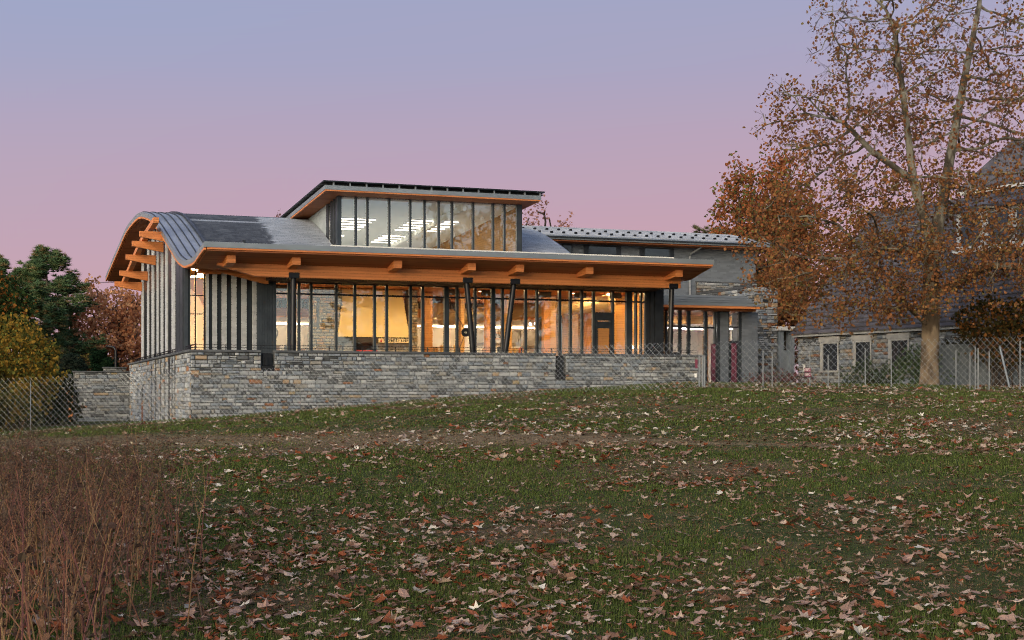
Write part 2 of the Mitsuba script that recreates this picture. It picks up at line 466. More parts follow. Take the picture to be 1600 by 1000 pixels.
# side wall of the terrace, running back along the left of the hall
sw = thing('stone_side_wall', 'grey stone wall with tall dark slits running back along the left side of the hall', 'wall')
SLITS = [(12.2, 12.6, -1.5, 1.1), (10.5, 10.95, -1.25, 1.28), (8.7, 9.1, -1.25, 1.28), (7.3, 7.65, -1.15, 1.28), (5.7, 6.4, -0.9, 1.28), (4.95, 5.3, -0.9, 1.28), (4.1, 4.42, -0.9, 1.28), (16.0, 16.7, -1.6, 0.25)]
core = MB().box(0.16, 0.35, 0.36, 22.72, -1.9, 1.35)
zs = sorted(SLITS)
at = 0.36
for v0, v1, z0, z1 in zs:
    core.box(0.001, 0.16, at, v0, -1.9, 1.35)
    core.box(0.001, 0.16, v0, v1, z1, 1.35).box(0.001, 0.16, v0, v1, -1.9, z0)
    at = v1
core.box(0.001, 0.16, at, 22.72, -1.9, 1.35)
add(sw + '__core', core, 'mortar')
side = [s for s in stone_field(rng, 0.0, 22.7, -1.7, 1.35, 0.09, 0.2, 0.2, 0.8, SLITS)]
build_stones(sw, rng, side, lambda q: W(np.stack([-q[:, 1] * 0.3, q[:, 0], q[:, 2]], -1)), most=300, see=lambda s: (s[1] - s[0]) * (s[3] - s[2]) / (1 + 0.05 * s[0]), warm=2.2)
add(sw + '__coping', MB().box(-0.09, 0.42, 0.43, 22.8, 1.352, 1.43, 0.012), 'coping')
for v0, v1, z0, z1 in SLITS:
    add(sw + '__slit_lining', MB().box(-0.006, 0.12, v0 + 0.01, v1 - 0.01, z0, z1), 'panel_black')  # near-flush panel; the dark of the open slit is put into its colour
add(sw + '__wood_slat', MB().box(-0.014, -0.007, 16.05, 16.6, -1.6, -0.35), 'wood_soffit')
rl = MB()
for z in (1.52, 1.60):
    rl.box(0.19, 0.23, 0.3, 22.0, z, z + 0.03)
for v in np.arange(0.4, 22, 1.3):
    rl.box(0.19, 0.23, v, v + 0.04, 1.43, 1.62)
add(sw + '__railing', rl, 'black_steel')

# low wall farther left
lw = thing('low_stone_wall', 'lower grey stone wall end with flat dark coping at the far left of the hall', 'wall')
add(lw + '__core', MB().box(-2.55, -0.03, 22.5, 22.9, -2.0, 1.0).box(-2.84, -2.56, 22.75, 23.1, -2.0, 0.84), 'mortar')
lst = stone_field(rng, -2.55, -0.02, -1.9, 1.0, 0.09, 0.2, 0.18, 0.7)
build_stones(lw, rng, lst, lambda q: W(np.stack([q[:, 0], 22.5 - q[:, 1], q[:, 2]], -1)), most=140)
lst = stone_field(rng, -2.84, -2.58, 0.2, 0.84, 0.12, 0.2, 0.12, 0.3)
build_stones(lw, rng, lst, lambda q: W(np.stack([q[:, 0], 22.75 - q[:, 1], q[:, 2]], -1)), most=20)
add(lw + '__coping', MB().box(-2.6, -0.02, 22.38, 22.95, 1.0, 1.06, 0.01).box(-2.88, -2.61, 22.65, 23.1, 0.84, 0.9, 0.01), 'coping')
lw2 = thing('stone_planter_wall', 'small stone wall top showing behind the lower stone wall at the left', 'wall')
add(lw2 + '__core', MB().box(-1.1, -0.05, 24.0, 24.4, -1.5, 1.22), 'mortar')
build_stones(lw2, rng, stone_field(rng, -1.1, -0.05, 0.8, 1.22, 0.1, 0.2, 0.15, 0.5), lambda q: W(np.stack([q[:, 0], 24.0 - q[:, 1], q[:, 2]], -1)), most=30)
add(lw2 + '__coping', MB().box(-1.15, -0.02, 23.88, 24.45, 1.222, 1.28, 0.01), 'coping')
sh = thing('side_door_canopy', 'small flat grey canopy on an orange timber post at the far left wall end', 'canopy')
add(sh + '__canopy', MB().box(-3.1, -2.55, 22.0, 22.6, 0.2, 0.3, 0.012), 'galvanised')
add(sh + '__post', MB().box(-2.78, -2.6, 22.2, 22.38, -1.8, 0.198, 0.012), 'wood_beam')
add(sh + '__bracket', MB().box(-2.86, -2.78, 22.2, 22.38, -0.02, 0.198, 0.01), 'wood_beam')
add(sh + '__side_panel', MB().box(-2.95, -2.8, 22.62, 22.7, -1.8, 0.198), 'dark_metal')

# ------------------------------------------------------------------ the hall
D = thing('dining_hall', 'modern dining hall with wave-shaped metal roof, orange timber beams and tall lit glazing', 'building')
ZP = PchipInterpolator([-1, -.3, 1, 2.1, 3.4, 5, 7.5, 10, 12.5, 15, 18, 22], [4.84, 4.72, 4.5, 4.5, 4.72, 5.3, 6.25, 7.0, 7.3, 7.15, 6.5, 5.47])
UR = lambda v: 0.237 - 0.063 * v
MU0, MU1, MV0, MV1 = 5.95, 13.28, 5.0, 17.8            # plan of the clerestory box


def roof_grid(u0, u1, v0, v1, nu, nv, dz0, dz1):
    v = np.linspace(v0, v1, nv)
    f0 = u0 if callable(u0) else (lambda q: u0 + 0 * q)
    f1 = u1 if callable(u1) else (lambda q: u1 + 0 * q)
    t = np.linspace(0, 1, nu)[:, None]
    U = f0(v)[None] * (1 - t) + f1(v)[None] * t
    V = np.broadcast_to(v[None], U.shape)
    Z = np.broadcast_to(ZP(v)[None], U.shape)
    return U, V, Z + dz1, Z + dz0


zones = [(UR, MU0, -1, 22, 8, 70), (MU0, MU1, -1, MV0, 4, 30), (MU1, 15.7, -1, 22, 4, 70), (15.7, 18.5, -1, 3.2, 4, 20)]
deck = MB()
for z in zones:
    deck.slab(*roof_grid(*z, -0.17, 0.0))
add(D + '__roof', deck, 'fascia_metal', smooth=35)
R_ = D + '__roof'
sh_ = MB()
for z in [(lambda v: UR(v) + 1.3, MU0, -0.8, 21.8, 8, 70), (MU0, MU1, -0.8, MV0, 4, 30), (MU1, 15.6, -0.8, 21.8, 4, 70)]:
    sh_.slab(*roof_grid(*z, 0.006, 0.03))
add(R_ + '__shingle_field', sh_, 'roof_shingle', 'dark shingles partly white with frost on the wave roof', smooth=35)
frost_line = MB().box(4.4, 16.9, -0.98, -0.9, 4.845, 4.885)
add(R_ + '__snow_rail', frost_line, 'wall_white', 'frosted rail along the front eave')
band = MB().slab(*roof_grid(lambda v: UR(v) + 0.02, lambda v: UR(v) + 1.27, -0.98, 21.98, 4, 70, 0.004, 0.012))
add(R_ + '__metal_band', band, 'seam_metal', smooth=35)
for k in range(5):
    o = [0.12, 0.42, 0.72, 1.0, 1.22][k]
    wd = 0.032 if k < 4 else 0.10
    hh = 0.05 if k < 4 else 0.10
    sm = MB().slab(*roof_grid(lambda v: UR(v) + o, lambda v: UR(v) + o + wd, -0.97, 21.97, 2, 70, 0.01, hh))
    add(R_ + '__seam', sm, 'dark_metal', smooth=35)
# wooden soffit and the timber strip at the eave
sof = MB()
for z in [(lambda v: UR(v) + 0.10, MU0, -0.93, 21.9, 6, 60), (MU0, 15.7, -0.93, 4.0, 4, 24), (15.7, 18.43, -0.93, 3.1, 3, 20)]:
    sof.slab(*roof_grid(*z, -0.27, -0.172))
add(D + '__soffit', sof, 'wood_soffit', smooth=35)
tr = MB().slab(*roof_grid(UR, lambda v: UR(v) + 0.07, -0.94, 21.95, 2, 70, -0.245, -0.172)).slab(*roof_grid(0.40, 18.46, -0.985, -0.935, 3, 2, -0.225, -0.172))
add(D + '__eave_trim', tr, 'wood_beam', smooth=35)

# main beams: a tapered nose at the left end
def nosed_beam(u0, u1, um, v0, v1, zt, zb, zn):
    prof = np.array([[u0, zt], [u0, zn], [um, zb], [u1, zb], [u1, zt]])
    m = trimesh.creation.extrude_polygon(__import__('shapely').Polygon(prof), v1 - v0, engine='earcut')
    v = np.stack([m.vertices[:, 0], v0 + m.vertices[:, 2], m.vertices[:, 1]], -1)
    return MB().raw(v, m.faces[:, ::-1])


add(D + '__beam', nosed_beam(0.92, 17.86, 2.2, 0.4, 0.72, 4.50, 3.895, 4.25), 'wood_beam', 'long orange glulam beam across the front with tapered left end')
add(D + '__beam', nosed_beam(1.1, 2.98, 2.9, 2.55, 2.85, 4.45, 3.83, 4.25), 'wood_beam', 'shorter tapered timber beam behind the main one')
add(D + '__beam', MB().box(0.62, 1.4, 2.86, 3.1, 4.15, 4.5), 'wood_beam')
for a, b in ((1.1, 1.37), (3.22, 3.5), (6.65, 6.97), (9.27, 9.6), (11.03, 11.38), (13.63, 14.02), (17.12, 17.57)):
    um, ww = (a + b) / 2, 0.14
    r = MB().hexa([[um - ww, -0.5, 4.24], [um + ww, -0.5, 4.24], [um + ww, 0.39, 4.16], [um - ww, 0.39, 4.16],
                   [um - ww, -0.5, 4.58], [um + ww, -0.5, 4.58], [um + ww, 0.39, 4.5], [um - ww, 0.39, 4.5]])
    add(D + '__rafter_end', r, 'wood_beam')
# outriggers and curved purlin under the left overhang
for v, zt in ((7.0, 5.98), (10.0, 5.92), (12.9, 5.66), (16.2, 5.27), (18.8, 5.0)):
    zz = float(ZP(v)) - 0.3
    m = MB().hexa([[-0.98, v - .1, zt - 0.20], [0.2, v - .1, zt - 0.40], [0.2, v + .1, zt - 0.40], [-0.98, v + .1, zt - 0.20],
                   [-0.98, v - .1, zt], [0.2, v - .1, zt], [0.2, v + .1, zt], [-0.98, v + .1, zt]])
    add(D + '__outrigger', m, 'wood_beam')
vv = np.linspace(5.6, 19.4, 28)
zpur = np.interp(vv, [5.6, 7, 10, 12.9, 16.2, 18.8, 19.4], [6.35, 6.28, 6.15, 5.86, 5.46, 5.17, 5.1])
pur = MB().slab(np.array([[-0.62] * 28, [-0.42] * 28]), np.array([vv, vv]), np.array([zpur, zpur]), np.array([zpur - 0.2] * 2))
add(D + '__curved_purlin', pur, 'wood_beam', smooth=30)
# steel struts with saddles
for top, bot in ((3.46, 3.42), (9.58, 9.85), (11.34, 10.88), (17.56, 17.40)):
    k = add(D + '__strut', MB().tube([[bot, 0.42, 0.62], [bot + (top - bot) * .5, 0.48, 2.3], [top, 0.55, 3.9]], [0.10, 0.098, 0.092], 14), 'black_steel', smooth=40)
    add(k + '__saddle', MB().box(top - 0.18, top + 0.18, 0.375, 0.745, 3.87, 4.06, 0.01), 'black_steel')
# side and front cladding at the left corner
zt_side = lambda v: float(ZP(v)) - 0.25
wl = MB()
vs = np.linspace(3.0, 19.4, 34)
wl.slab(np.array([[0.24] * 34, [0.36] * 34]), np.array([vs, vs]), np.array([ZP(vs) - 0.26] * 2), np.full((2, 34), -0.5))
add(D + '__side_wall', wl, 'panel_black')
def clad(u0, u1, v0, v1, z0, z1, along_v=False):
    """A shingled strip: one lapped course above the other."""
    m, z = MB(), z0
    while z < z1 - 0.01:
        h = min(0.102, z1 - z)
        if along_v:
            m.hexa([[u0 - .012, v0, z], [u1, v0, z], [u1, v1, z], [u0 - .012, v1, z], [u0, v0, z + h], [u1, v0, z + h], [u1, v1, z + h], [u0, v1, z + h]])
        else:
            m.hexa([[u0, v0 - .018, z], [u1, v0 - .018, z], [u1, v1, z], [u0, v1, z], [u0, v0, z + h], [u1, v0, z + h], [u1, v1, z + h], [u0, v1, z + h]])
        z += h
    return m


for v0, v1 in ((18.2, 19.2), (15.8, 16.6), (13.7, 14.7), (11.95, 12.65), (10.25, 11.1), (8.7, 9.5), (6.3, 7.35)):
    add(D + '__shingle_strip', clad(0.222, 0.238, v0, v1, 0.6, zt_side(v1) - 0.02 if v1 > 12.5 else zt_side(v0) - 0.02, True), 'strip_shingle')
add(D + '__front_wall', MB().box(0.86, 2.66, 3.14, 3.3, -0.5, 4.45), 'panel_black')
for a, b in ((0.90, 1.0), (1.13, 1.28), (1.45, 1.615), (1.79, 1.955), (2.13, 2.305), (2.51, 2.65)):
    add(D + '__shingle_strip', clad(a, b, 3.02, 3.138, 0.6, 4.4), 'strip_shingle')
cc = MB()
for k in range(7):
    cc.box(2.66 + k * 0.09, 2.66 + k * 0.09 + 0.082, 2.97 + 0.012 * (k % 2), 3.2, -0.2, 4.4)
add(D + '__corner_column', cc, 'frame_metal')
cc = MB().box(0.16, 0.28, 2.96, 3.12, -0.2, 4.35).box(0.15, 0.26, 3.4, 4.3, -0.2, 4.7).box(0.14, 0.26, 4.34, 5.3, -0.2, 5.0)
add(D + '__corner_column', cc, 'frame_metal')
# corner window with two lights wide, three high
cw = D + '__corner_window'
fr = MB()
for a in (0.285, 0.525, 0.83):
    fr.box(a, a + 0.035, 3.02, 3.1, 0.6, 4.3)
for z in (2.74, 3.38):
    fr.box(0.32, 0.83, 3.03, 3.09, z, z + 0.03)
add(cw + '__frame', fr, 'black_steel')
for a, b in ((0.32, 0.525), (0.56, 0.83)):
    for z0, z1 in ((0.6, 2.74), (2.77, 3.38), (3.41, 4.3)):
        add(cw + '__pane', MB().quad([a, 3.06, z0], [b, 3.06, z0], [b, 3.06, z1], [a, 3.06, z1]), 'glass')
# the room behind it
rm = MB().box(0.37, 2.9, 9.0, 9.1, 0.3, 6.3).box(0.36, 0.372, 3.15, 9.0, 0.5, 4.25).box(2.6, 2.7, 3.35, 9.0, 0.5, 5.0)
add(D + '__corner_room', rm, 'wall_warm')
add(D + '__corner_floor', MB().box(0.37, 2.9, 3.15, 9.0, 0.4, 0.6), 'floor_inside')
arch = MB()
g = np.linspace(-0.6, math.pi / 2, 14)
for a, b in zip(g[:-1], g[1:]):
    arch.raw([[0.5 + 0.95 * math.cos(a), 7.2, 2.7 + 1.35 * math.sin(a)], [0.5 + 0.95 * math.cos(b), 7.2, 2.7 + 1.35 * math.sin(b)], [0.5, 7.2, 2.0], [0.5, 7.25, 2.0]], [[0, 1, 2, 3]])
arch.box(0.4, 1.55, 7.2, 7.3, 0.6, 2.0)
add(D + '__curved_inner_wall', arch, 'wall_white')
for u, v, z, r in ((0.40, 3.6, 4.50, 0.055), (0.52, 3.62, 4.37, 0.055), (0.60, 3.9, 4.36, 0.05), (0.74, 4.1, 4.36, 0.06), (0.80, 3.7, 4.15, 0.10)):
    t = thing('globe_pendant', 'glowing round globe lamp hanging behind the tall corner window', 'lamp', 'globe lamps in the corner window')
    s = trimesh.creation.icosphere(2, r)
    add(t + '__globe', MB().raw(s.vertices + [u, v, z], s.faces), 'lamp_white', smooth=True, emitter=glow(*WARM, 14))
    add(t + '__cord', MB().box(u - .006, u + .006, v - .006, v + .006, z + r + 0.002, min(z + r + 0.4, float(ZP(v)) - 0.3)), 'black_steel')

# glazed front of the hall
G = D + '__glazed_front'
NARROW = [3.28, 3.78, 4.14, 4.58, 5.48, 6.16, 6.89, 7.34, 8.23, 8.69, 10.01, 10.71, 11.78, 12.70, 13.16, 14.07, 14.51, 14.98, 15.46, 16.26]
WIDE = [(9.51, 9.69), (11.33, 11.49)]
posts = [(u - 0.045, u + 0.045) for u in NARROW] + WIDE + [(16.82, 17.06), (17.2, 17.27), (17.42, 17.49), (17.60, 17.66)]
posts.sort()
for a, b in posts:
    add(G + '__mullion', MB().box(a, b, 2.93, 3.09, 0.55, 3.93, 0.006), 'frame_metal')
add(G + '__end_column', MB().box(17.85, 18.0, 2.95, 3.2, 0.0, 4.3).box(18.02, 18.38, 2.9, 3.3, 0.0, 4.3).box(17.70, 17.83, 3.0, 3.15, 0, 4.3), 'dark_metal')
for (a0, a1), (b0, b1) in zip(posts[:-1], posts[1:]):
    add(G + '__transom', MB().box(a1, b0, 2.97, 3.05, 3.50, 3.56), 'black_steel')
    if b0 - a1 > 0.05:
        add(G + '__pane', MB().quad([a1, 3.01, 0.6], [b0, 3.01, 0.6], [b0, 3.01, 3.5], [a1, 3.01, 3.5]), 'glass')
        add(G + '__pane', MB().quad([a1, 3.01, 3.56], [b0, 3.01, 3.56], [b0, 3.01, 3.9], [a1, 3.01, 3.9]), 'glass')
add(G + '__head', MB().box(3.2, 17.85, 2.9, 3.15, 3.9, 4.3), 'dark_metal')
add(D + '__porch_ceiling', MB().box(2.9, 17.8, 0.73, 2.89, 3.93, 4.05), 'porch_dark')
gd = D + '__terrace_door'
add(gd + '__frame', MB().box(15.51, 15.60, 2.90, 3.08, 0.6, 3.1).box(16.12, 16.21, 2.90, 3.08, 0.6, 3.1).box(15.6, 16.12, 2.91, 3.08, 2.80, 3.1).box(15.6, 16.12, 2.95, 3.06, 2.5, 2.74), 'dark_metal')
add(gd + '__leaf', MB().box(15.62, 16.10, 2.96, 3.05, 0.6, 2.49), 'wood_red', 'orange timber door leaf')
# terrace floor
add(D + '__terrace_floor', MB().box(0.36, 18.3, 0.36, 3.0, 0.4, 0.6), 'terrace_paving')
# inside of the hall
add(D + '__hall_floor', MB().box(2.72, 18.3, 3.2, 14.0, 0.4, 0.6), 'floor_inside')
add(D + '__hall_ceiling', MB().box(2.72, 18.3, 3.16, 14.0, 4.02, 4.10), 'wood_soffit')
iw = MB().box(2.72, 18.3, 14.0, 14.1, 0.5, 4.1).box(2.71, 2.80, 3.3, 14.0, 0.6, 4.0)
add(D + '__back_wall', iw, 'wall_white')
add(D + '__right_wall', MB().box(18.2, 18.3, 3.32, 14.0, 0.6, 4.0), 'wood_inside')
add(D + '__mezzanine_beam', MB().box(2.82, 6.9, 12.8, 13.0, 3.24, 3.62).box(11.2, 17.5, 12.8, 13.0, 3.32, 3.7), 'wood_red')
bal = MB()
for u in np.concatenate([np.arange(5.3, 6.7, 0.14), np.arange(11.3, 13.9, 0.14)]):
    bal.box(u, u + 0.05, 12.84, 12.9, 3.7 if u > 8 else 3.62, 4.0)
add(D + '__mezzanine_railing', bal, 'dark_inside', kind='stuff')
add(D + '__counter_soffit', MB().box(2.82, 6.9, 12.9, 13.9, 2.98, 3.24).box(11.3, 17.5, 12.9, 13.9, 3.03, 3.32), 'grey_inside')
for a, b, z in ((2.9, 6.85, 2.92), (11.35, 17.45, 2.92)):
    t = thing('cove_light', 'bright strip of cove light above the serving counter behind the ' + ('left glazing' if a < 5 else 'middle glazing'), 'light')
    add(t + '__diffuser', MB().box(a, b, 12.86, 12.9, z, z + 0.07), 'lamp_white', emitter=glow(1.0, 0.72, 0.40, 3.2))
for a, b in ((2.9, 6.6), (11.4, 13.6), (13.7, 16.4)):
    t = thing('serving_counter', {2.9: 'serving counter with stacked trays behind the left glazing', 11.4: 'serving counter under the lettered board in the middle of the hall', 13.7: 'serving counter right of the lettered board with a pumpkin on it'}[a], 'counter')
    add(t + '__body', MB().box(a, b, 12.0, 12.7, 0.6, 1.72, 0.01), 'wall_warm')
    add(t + '__top', MB().box(a - .03, b + .03, 11.95, 12.75, 1.722, 1.78, 0.01), 'wall_white')
    r2 = np.random.default_rng(int(a * 10))
    for k in range(int((b - a) / 0.33)):
        u = a + 0.1 + k * 0.33 + r2.uniform(0, 0.1)
        hgt = r2.uniform(0.08, 0.34)
        add(t + '__tray', MB().box(u, u + r2.uniform(0.12, 0.26), 12.1, 12.4, 1.782, 1.782 + hgt, 0.01), ['wall_white', 'wall_warm', 'wood_inside', 'dark_inside'][r2.integers(4)])
t = thing('pumpkin', 'small orange pumpkin standing on the serving counter', 'pumpkin')
g = np.linspace(0, 2 * np.pi, 25)[:-1]
pv, pf = [], []
for i, ph in enumerate(np.linspace(-1.45, 1.45, 9)):
    rr = 0.15 * math.cos(ph) * (1 - 0.10 * np.cos(8 * g) ** 2)
    pv += [[15.9 + r * math.cos(q), 12.2 + r * math.sin(q), 1.92 + 0.12 * math.sin(ph)] for r, q in zip(rr, g)]
for i in range(8):
    pf += [[i * 24 + j, i * 24 + (j + 1) % 24, (i + 1) * 24 + (j + 1) % 24, (i + 1) * 24 + j] for j in range(24)]
add(t + '__body', MB().raw(pv, pf), 'pumpkin', smooth=True)
add(t + '__stalk', MB().tube([[15.9, 12.2, 2.03], [15.91, 12.2, 2.09]], [0.02, 0.012], 6), 'stem_brown')
# brick piers and the plaster hood
def brick_pier(name, u0, u1, v, z0, z1, slit=None):
    m = MB().box(u0 + .02, u1 - .02, v + .02, v + 0.6, z0, z1)
    add(name + '__core', m, 'mortar')
    st = stone_field(rng, u0, u1, z0 + 0.9, z1, 0.10, 0.14, 0.24, 0.4, slit or ())
    build_stones(name, rng, st, lambda q: W(np.stack([q[:, 0], v + .02 - q[:, 1] * .6, q[:, 2]], -1)), most=120, keys=('stone_brown', 'stone_tan', 'stone_brown', 'stone_ochre'))


for nm, a, b, sl in (('left', 5.22, 6.42, [(5.43, 5.52, 2.5, 3.62)]), ('right', 9.0, 9.38, None)):
    brick_pier(D + '__brick_pier' + ('' if nm == 'left' else '_001'), a, b, 6.0, 0.6, 4.0, sl)
h = thing('oven_hood', 'tapered cream plaster hood over the dark pizza oven in the hall', 'hood')
add(h + '__hood', MB().hexa([[6.21, 5.7, 2.15], [8.97, 5.7, 2.15], [8.97, 7.2, 2.15], [6.21, 7.2, 2.15], [6.45, 6.2, 4.0], [8.80, 6.2, 4.0], [8.80, 7.2, 4.0], [6.45, 7.2, 4.0]]), 'plaster')
add(h + '__band', MB().box(6.2, 8.98, 5.72, 7.2, 1.93, 2.148), 'dark_inside')
add(h + '__oven_wall', MB().box(6.44, 6.9, 5.9, 7.2, 0.6, 1.93).box(7.75, 8.98, 5.9, 7.2, 0.6, 1.93), 'stone_brown')
add(h + '__oven_mouth', MB().box(6.9, 7.75, 6.5, 7.2, 0.6, 1.93), 'ink')
add(h + '__oven_shelf', MB().box(6.9, 7.75, 5.9, 6.5, 0.6, 1.66), 'red_paint')
sg = thing('oven_sign', 'cream sign plate lettered in black with a red flame below the hood', 'sign')
add(sg + '__plate', MB().box(7.74, 8.97, 5.68, 5.716, 1.94, 2.10), 'sign_cream')


def lettering(text, u0, v, z0, height, width, bsdf, key):
    m = meshkit.text_mesh(text, height, 0.006, bold=True)
    v_ = m.vertices.copy()
    v_[:, 0] *= width / v_[:, 0].max()
    add(key, MB().raw(np.stack([u0 + v_[:, 0], v - v_[:, 2], z0 + v_[:, 1]], -1), m.faces), bsdf)


lettering('FIRED UP', 7.92, 5.678, 1.975, 0.092, 0.98, 'ink', sg + '__lettering')
fl = trimesh.creation.extrude_polygon(__import__('shapely').Polygon([(0, 0), (.05, .0), (.07, .035), (.05, .07), (.045, .11), (.025, .075), (.015, .085), (-.01, .04)]), 0.006, engine='earcut')
add(sg + '__flame', MB().raw(np.stack([7.81 + fl.vertices[:, 0], 5.678 - fl.vertices[:, 2], 1.965 + fl.vertices[:, 1]], -1), fl.faces), 'red_paint')
bd = thing('lettered_board', 'pale board with framed dark lettering over the serving counter', 'sign')
add(bd + '__board', MB().box(14.2, 16.35, 13.8, 13.95, 2.28, 2.86), 'grey_inside')
add(bd + '__frame', MB().box(14.75, 16.1, 13.77, 13.798, 2.46, 2.50).box(14.75, 16.1, 13.77, 13.798, 2.72, 2.76), 'wood_red')
lettering('THE LINE', 14.8, 13.79, 2.525, 0.17, 1.24, 'ink', bd + '__lettering')
ck = thing('wall_emblem', 'round grey ring emblem on the white wall left of the brick pier', 'emblem')
add(ck + '__ring', MB().raw(*(lambda m: (np.stack([4.95 + m.vertices[:, 0], 12.7 + m.vertices[:, 2], 2.55 + m.vertices[:, 1]], -1), m.faces))(trimesh.creation.annulus(0.2, 0.27, 0.04, sections=28))), 'grey_inside')
add(ck + '__scroll', MB().tube([[4.85, 12.69, 2.5], [4.92, 12.69, 2.62], [5.0, 12.69, 2.5], [5.06, 12.69, 2.62]], 0.02, 6), 'grey_inside')
ov = thing('ring_sign', 'white panel with a curved black ring line beside the right brick pier', 'sign')
add(ov + '__panel', MB().box(9.40, 9.62, 6.9, 6.94, 1.9, 2.62), 'wall_white')
g = np.linspace(-1.1, 1.1, 12)
add(ov + '__ring', MB().tube([[9.38 + 0.2 * math.cos(q), 6.88, 2.26 + 0.36 * math.sin(q)] for q in g], 0.014, 5), 'ink')
# columns and panels
for a, b, v, m in ((9.96, 10.28, 7.0, 'wood_red'), (11.45, 11.6, 7.0, 'wood_inside'), (12.52, 12.69, 7.0, 'wood_red'), (13.37, 13.61, 7.0, 'wood_inside'), (15.0, 15.28, 7.0, 'wood_red'), (15.29, 15.56, 7.1, 'wood_inside'),
                   (16.89, 17.1, 7.0, 'wood_red')):
    add(D + '__timber_column', MB().box(a, b, v, v + 0.3, 0.6, 4.0, 0.01), m)
for a, b, v, z1 in ((16.23, 16.6, 8.0, 3.36), (17.62, 18.15, 6.0, 3.62), (17.2, 17.5, 8.6, 4.0)):
    add(D + '__timber_panel', MB().box(a, b, v, v + 0.1, 0.6, z1), 'wood_inside')
add(D + '__shelving', MB().box(15.62, 16.2, 9.0, 9.4, 0.6, 3.3).box(16.64, 16.86, 9, 9.4, 0.6, 3.5), 'dark_inside')
add(D + '__hall_curtain', MB().box(16.45, 17.3, 13.6, 13.7, 2.15, 2.88), 'grey_inside')
dc = thing('round_duct', 'large round tan ventilation duct under the hall ceiling', 'duct')
P0, P1 = np.array([12.3, 12.4, 3.28]), np.array([17.2, 5.2, 3.62])
add(dc + '__pipe', MB().tube([P0 + (P1 - P0) * t for t in np.linspace(0, 1, 9)], 0.33, 20), 'duct', smooth=40)
add(dc + '__elbow', MB().tube([P0 + [0, 0, .33 * 0 + 0.7], P0 + [-.06, .08, 0.4], P0 + [-0.02, 0.03, 0.02]], [0.33, 0.335, 0.31], 16), 'duct', smooth=40)
for t_ in np.linspace(0.06, 0.96, 8):
    c = P0 + (P1 - P0) * t_
    dd = (P1 - P0) / np.linalg.norm(P1 - P0)
    add(dc + '__joint_ring', MB().tube([c - dd * .03, c + dd * .03], 0.345, 20), 'duct', smooth=40)
xb = thing('cable_brace', 'black cross of thin steel cables with a round hub by the middle strut', 'brace')
hub = np.array([10.15, 2.4, 2.23])
for a in ([9.48, 2.5, 3.6], [9.84, 2.35, 1.5], [10.8, 2.5, 3.55]):
    add(xb + '__cable', MB().tube([hub, a], 0.014, 6), 'black_steel')
hr = trimesh.creation.annulus(0.05, 0.16, 0.05, sections=28)
add(xb + '__hub', MB().raw(np.stack([hub[0] + hr.vertices[:, 0], hub[1] + hr.vertices[:, 2], hub[2] + hr.vertices[:, 1]], -1), hr.faces), 'black_steel')
for i, (u, v) in enumerate([(3.6, 3.75), (5.6, 3.75), (7.2, 3.75), (8.6, 3.75), (10.6, 3.75), (12.2, 3.75), (13.8, 3.75), (15.4, 3.75), (17.2, 3.75), (4.0, 5.6), (10.6, 5.6), (12.0, 5.6), (14.4, 5.6), (15.9, 5.6), (17.3, 5.3), (11.5, 10.5), (14.0, 10.5), (16.6, 10.5)]):
    t = thing('recessed_downlight', 'square downlight out of view at the hall ceiling, placed to light the hall', 'light', 'unseen downlights at the hall ceiling')  # out of view from the lawn; placed to light the hood and hall
    add(t + '__lens', MB().quad([u - .22, v - .22, 3.99], [u - .22, v + .22, 3.99], [u + .22, v + .22, 3.99], [u + .22, v - .22, 3.99]), 'lamp_white', emitter=glow(*WARM, 8.5))
    add(t + '__rim', MB().box(u - .26, u + .26, v - .26, v + .26, 3.995, 4.018), 'dark_inside')
    if v > 4:
        add(t + '__baffle', MB().box(u - .26, u + .26, v - .26, v - .24, 3.80, 3.994), 'dark_inside')  # front plate that screens the lens from the camera
t = thing('corner_room_light', 'unseen ceiling lamp placed to brighten the room behind the tall corner window', 'light')  # out of view above the window, placed to light the corner room
add(t + '__lens', MB().quad([0.5, 3.5, 4.12], [0.5, 4.3, 4.12], [2.3, 4.3, 4.12], [2.3, 3.5, 4.12]), 'lamp_white', emitter=glow(*WARM, 6))
add(t + '__rim', MB().box(0.45, 2.35, 3.45, 4.35, 4.125, 4.15), 'dark_inside')
for u, v, z in ((17.9, 5.0, 1.92), (18.1, 5.2, 1.86), (16.1, 11.5, 3.05), (16.4, 11.6, 3.08)):
    t = thing('bullet_lamp', 'small white spot lamp glowing inside the right part of the hall', 'lamp', 'small spot lamps in the hall')
    s = trimesh.creation.icosphere(2, 0.065)
    add(t + '__bulb', MB().raw(s.vertices + [u, v, z], s.faces), 'lamp_white', smooth=True, emitter=glow(*WHITE, 2))
    add(t + '__arm', MB().box(u - .012, u + .012, v + .02, v + .05, z + .06, z + 0.2), 'black_steel')

# ------------------------------------------------------------------ clerestory
C = D + '__clerestory'
ZM = lambda v: 7.585 - 0.042 * (v - 4)
def shed(u0, u1, v0, v1, d0, d1):
    v = np.array([v0, v1])
    return np.array([[u0, u0], [u1, u1]]), np.array([v, v]), np.array([ZM(v) + d1] * 2), np.array([ZM(v) + d0] * 2)


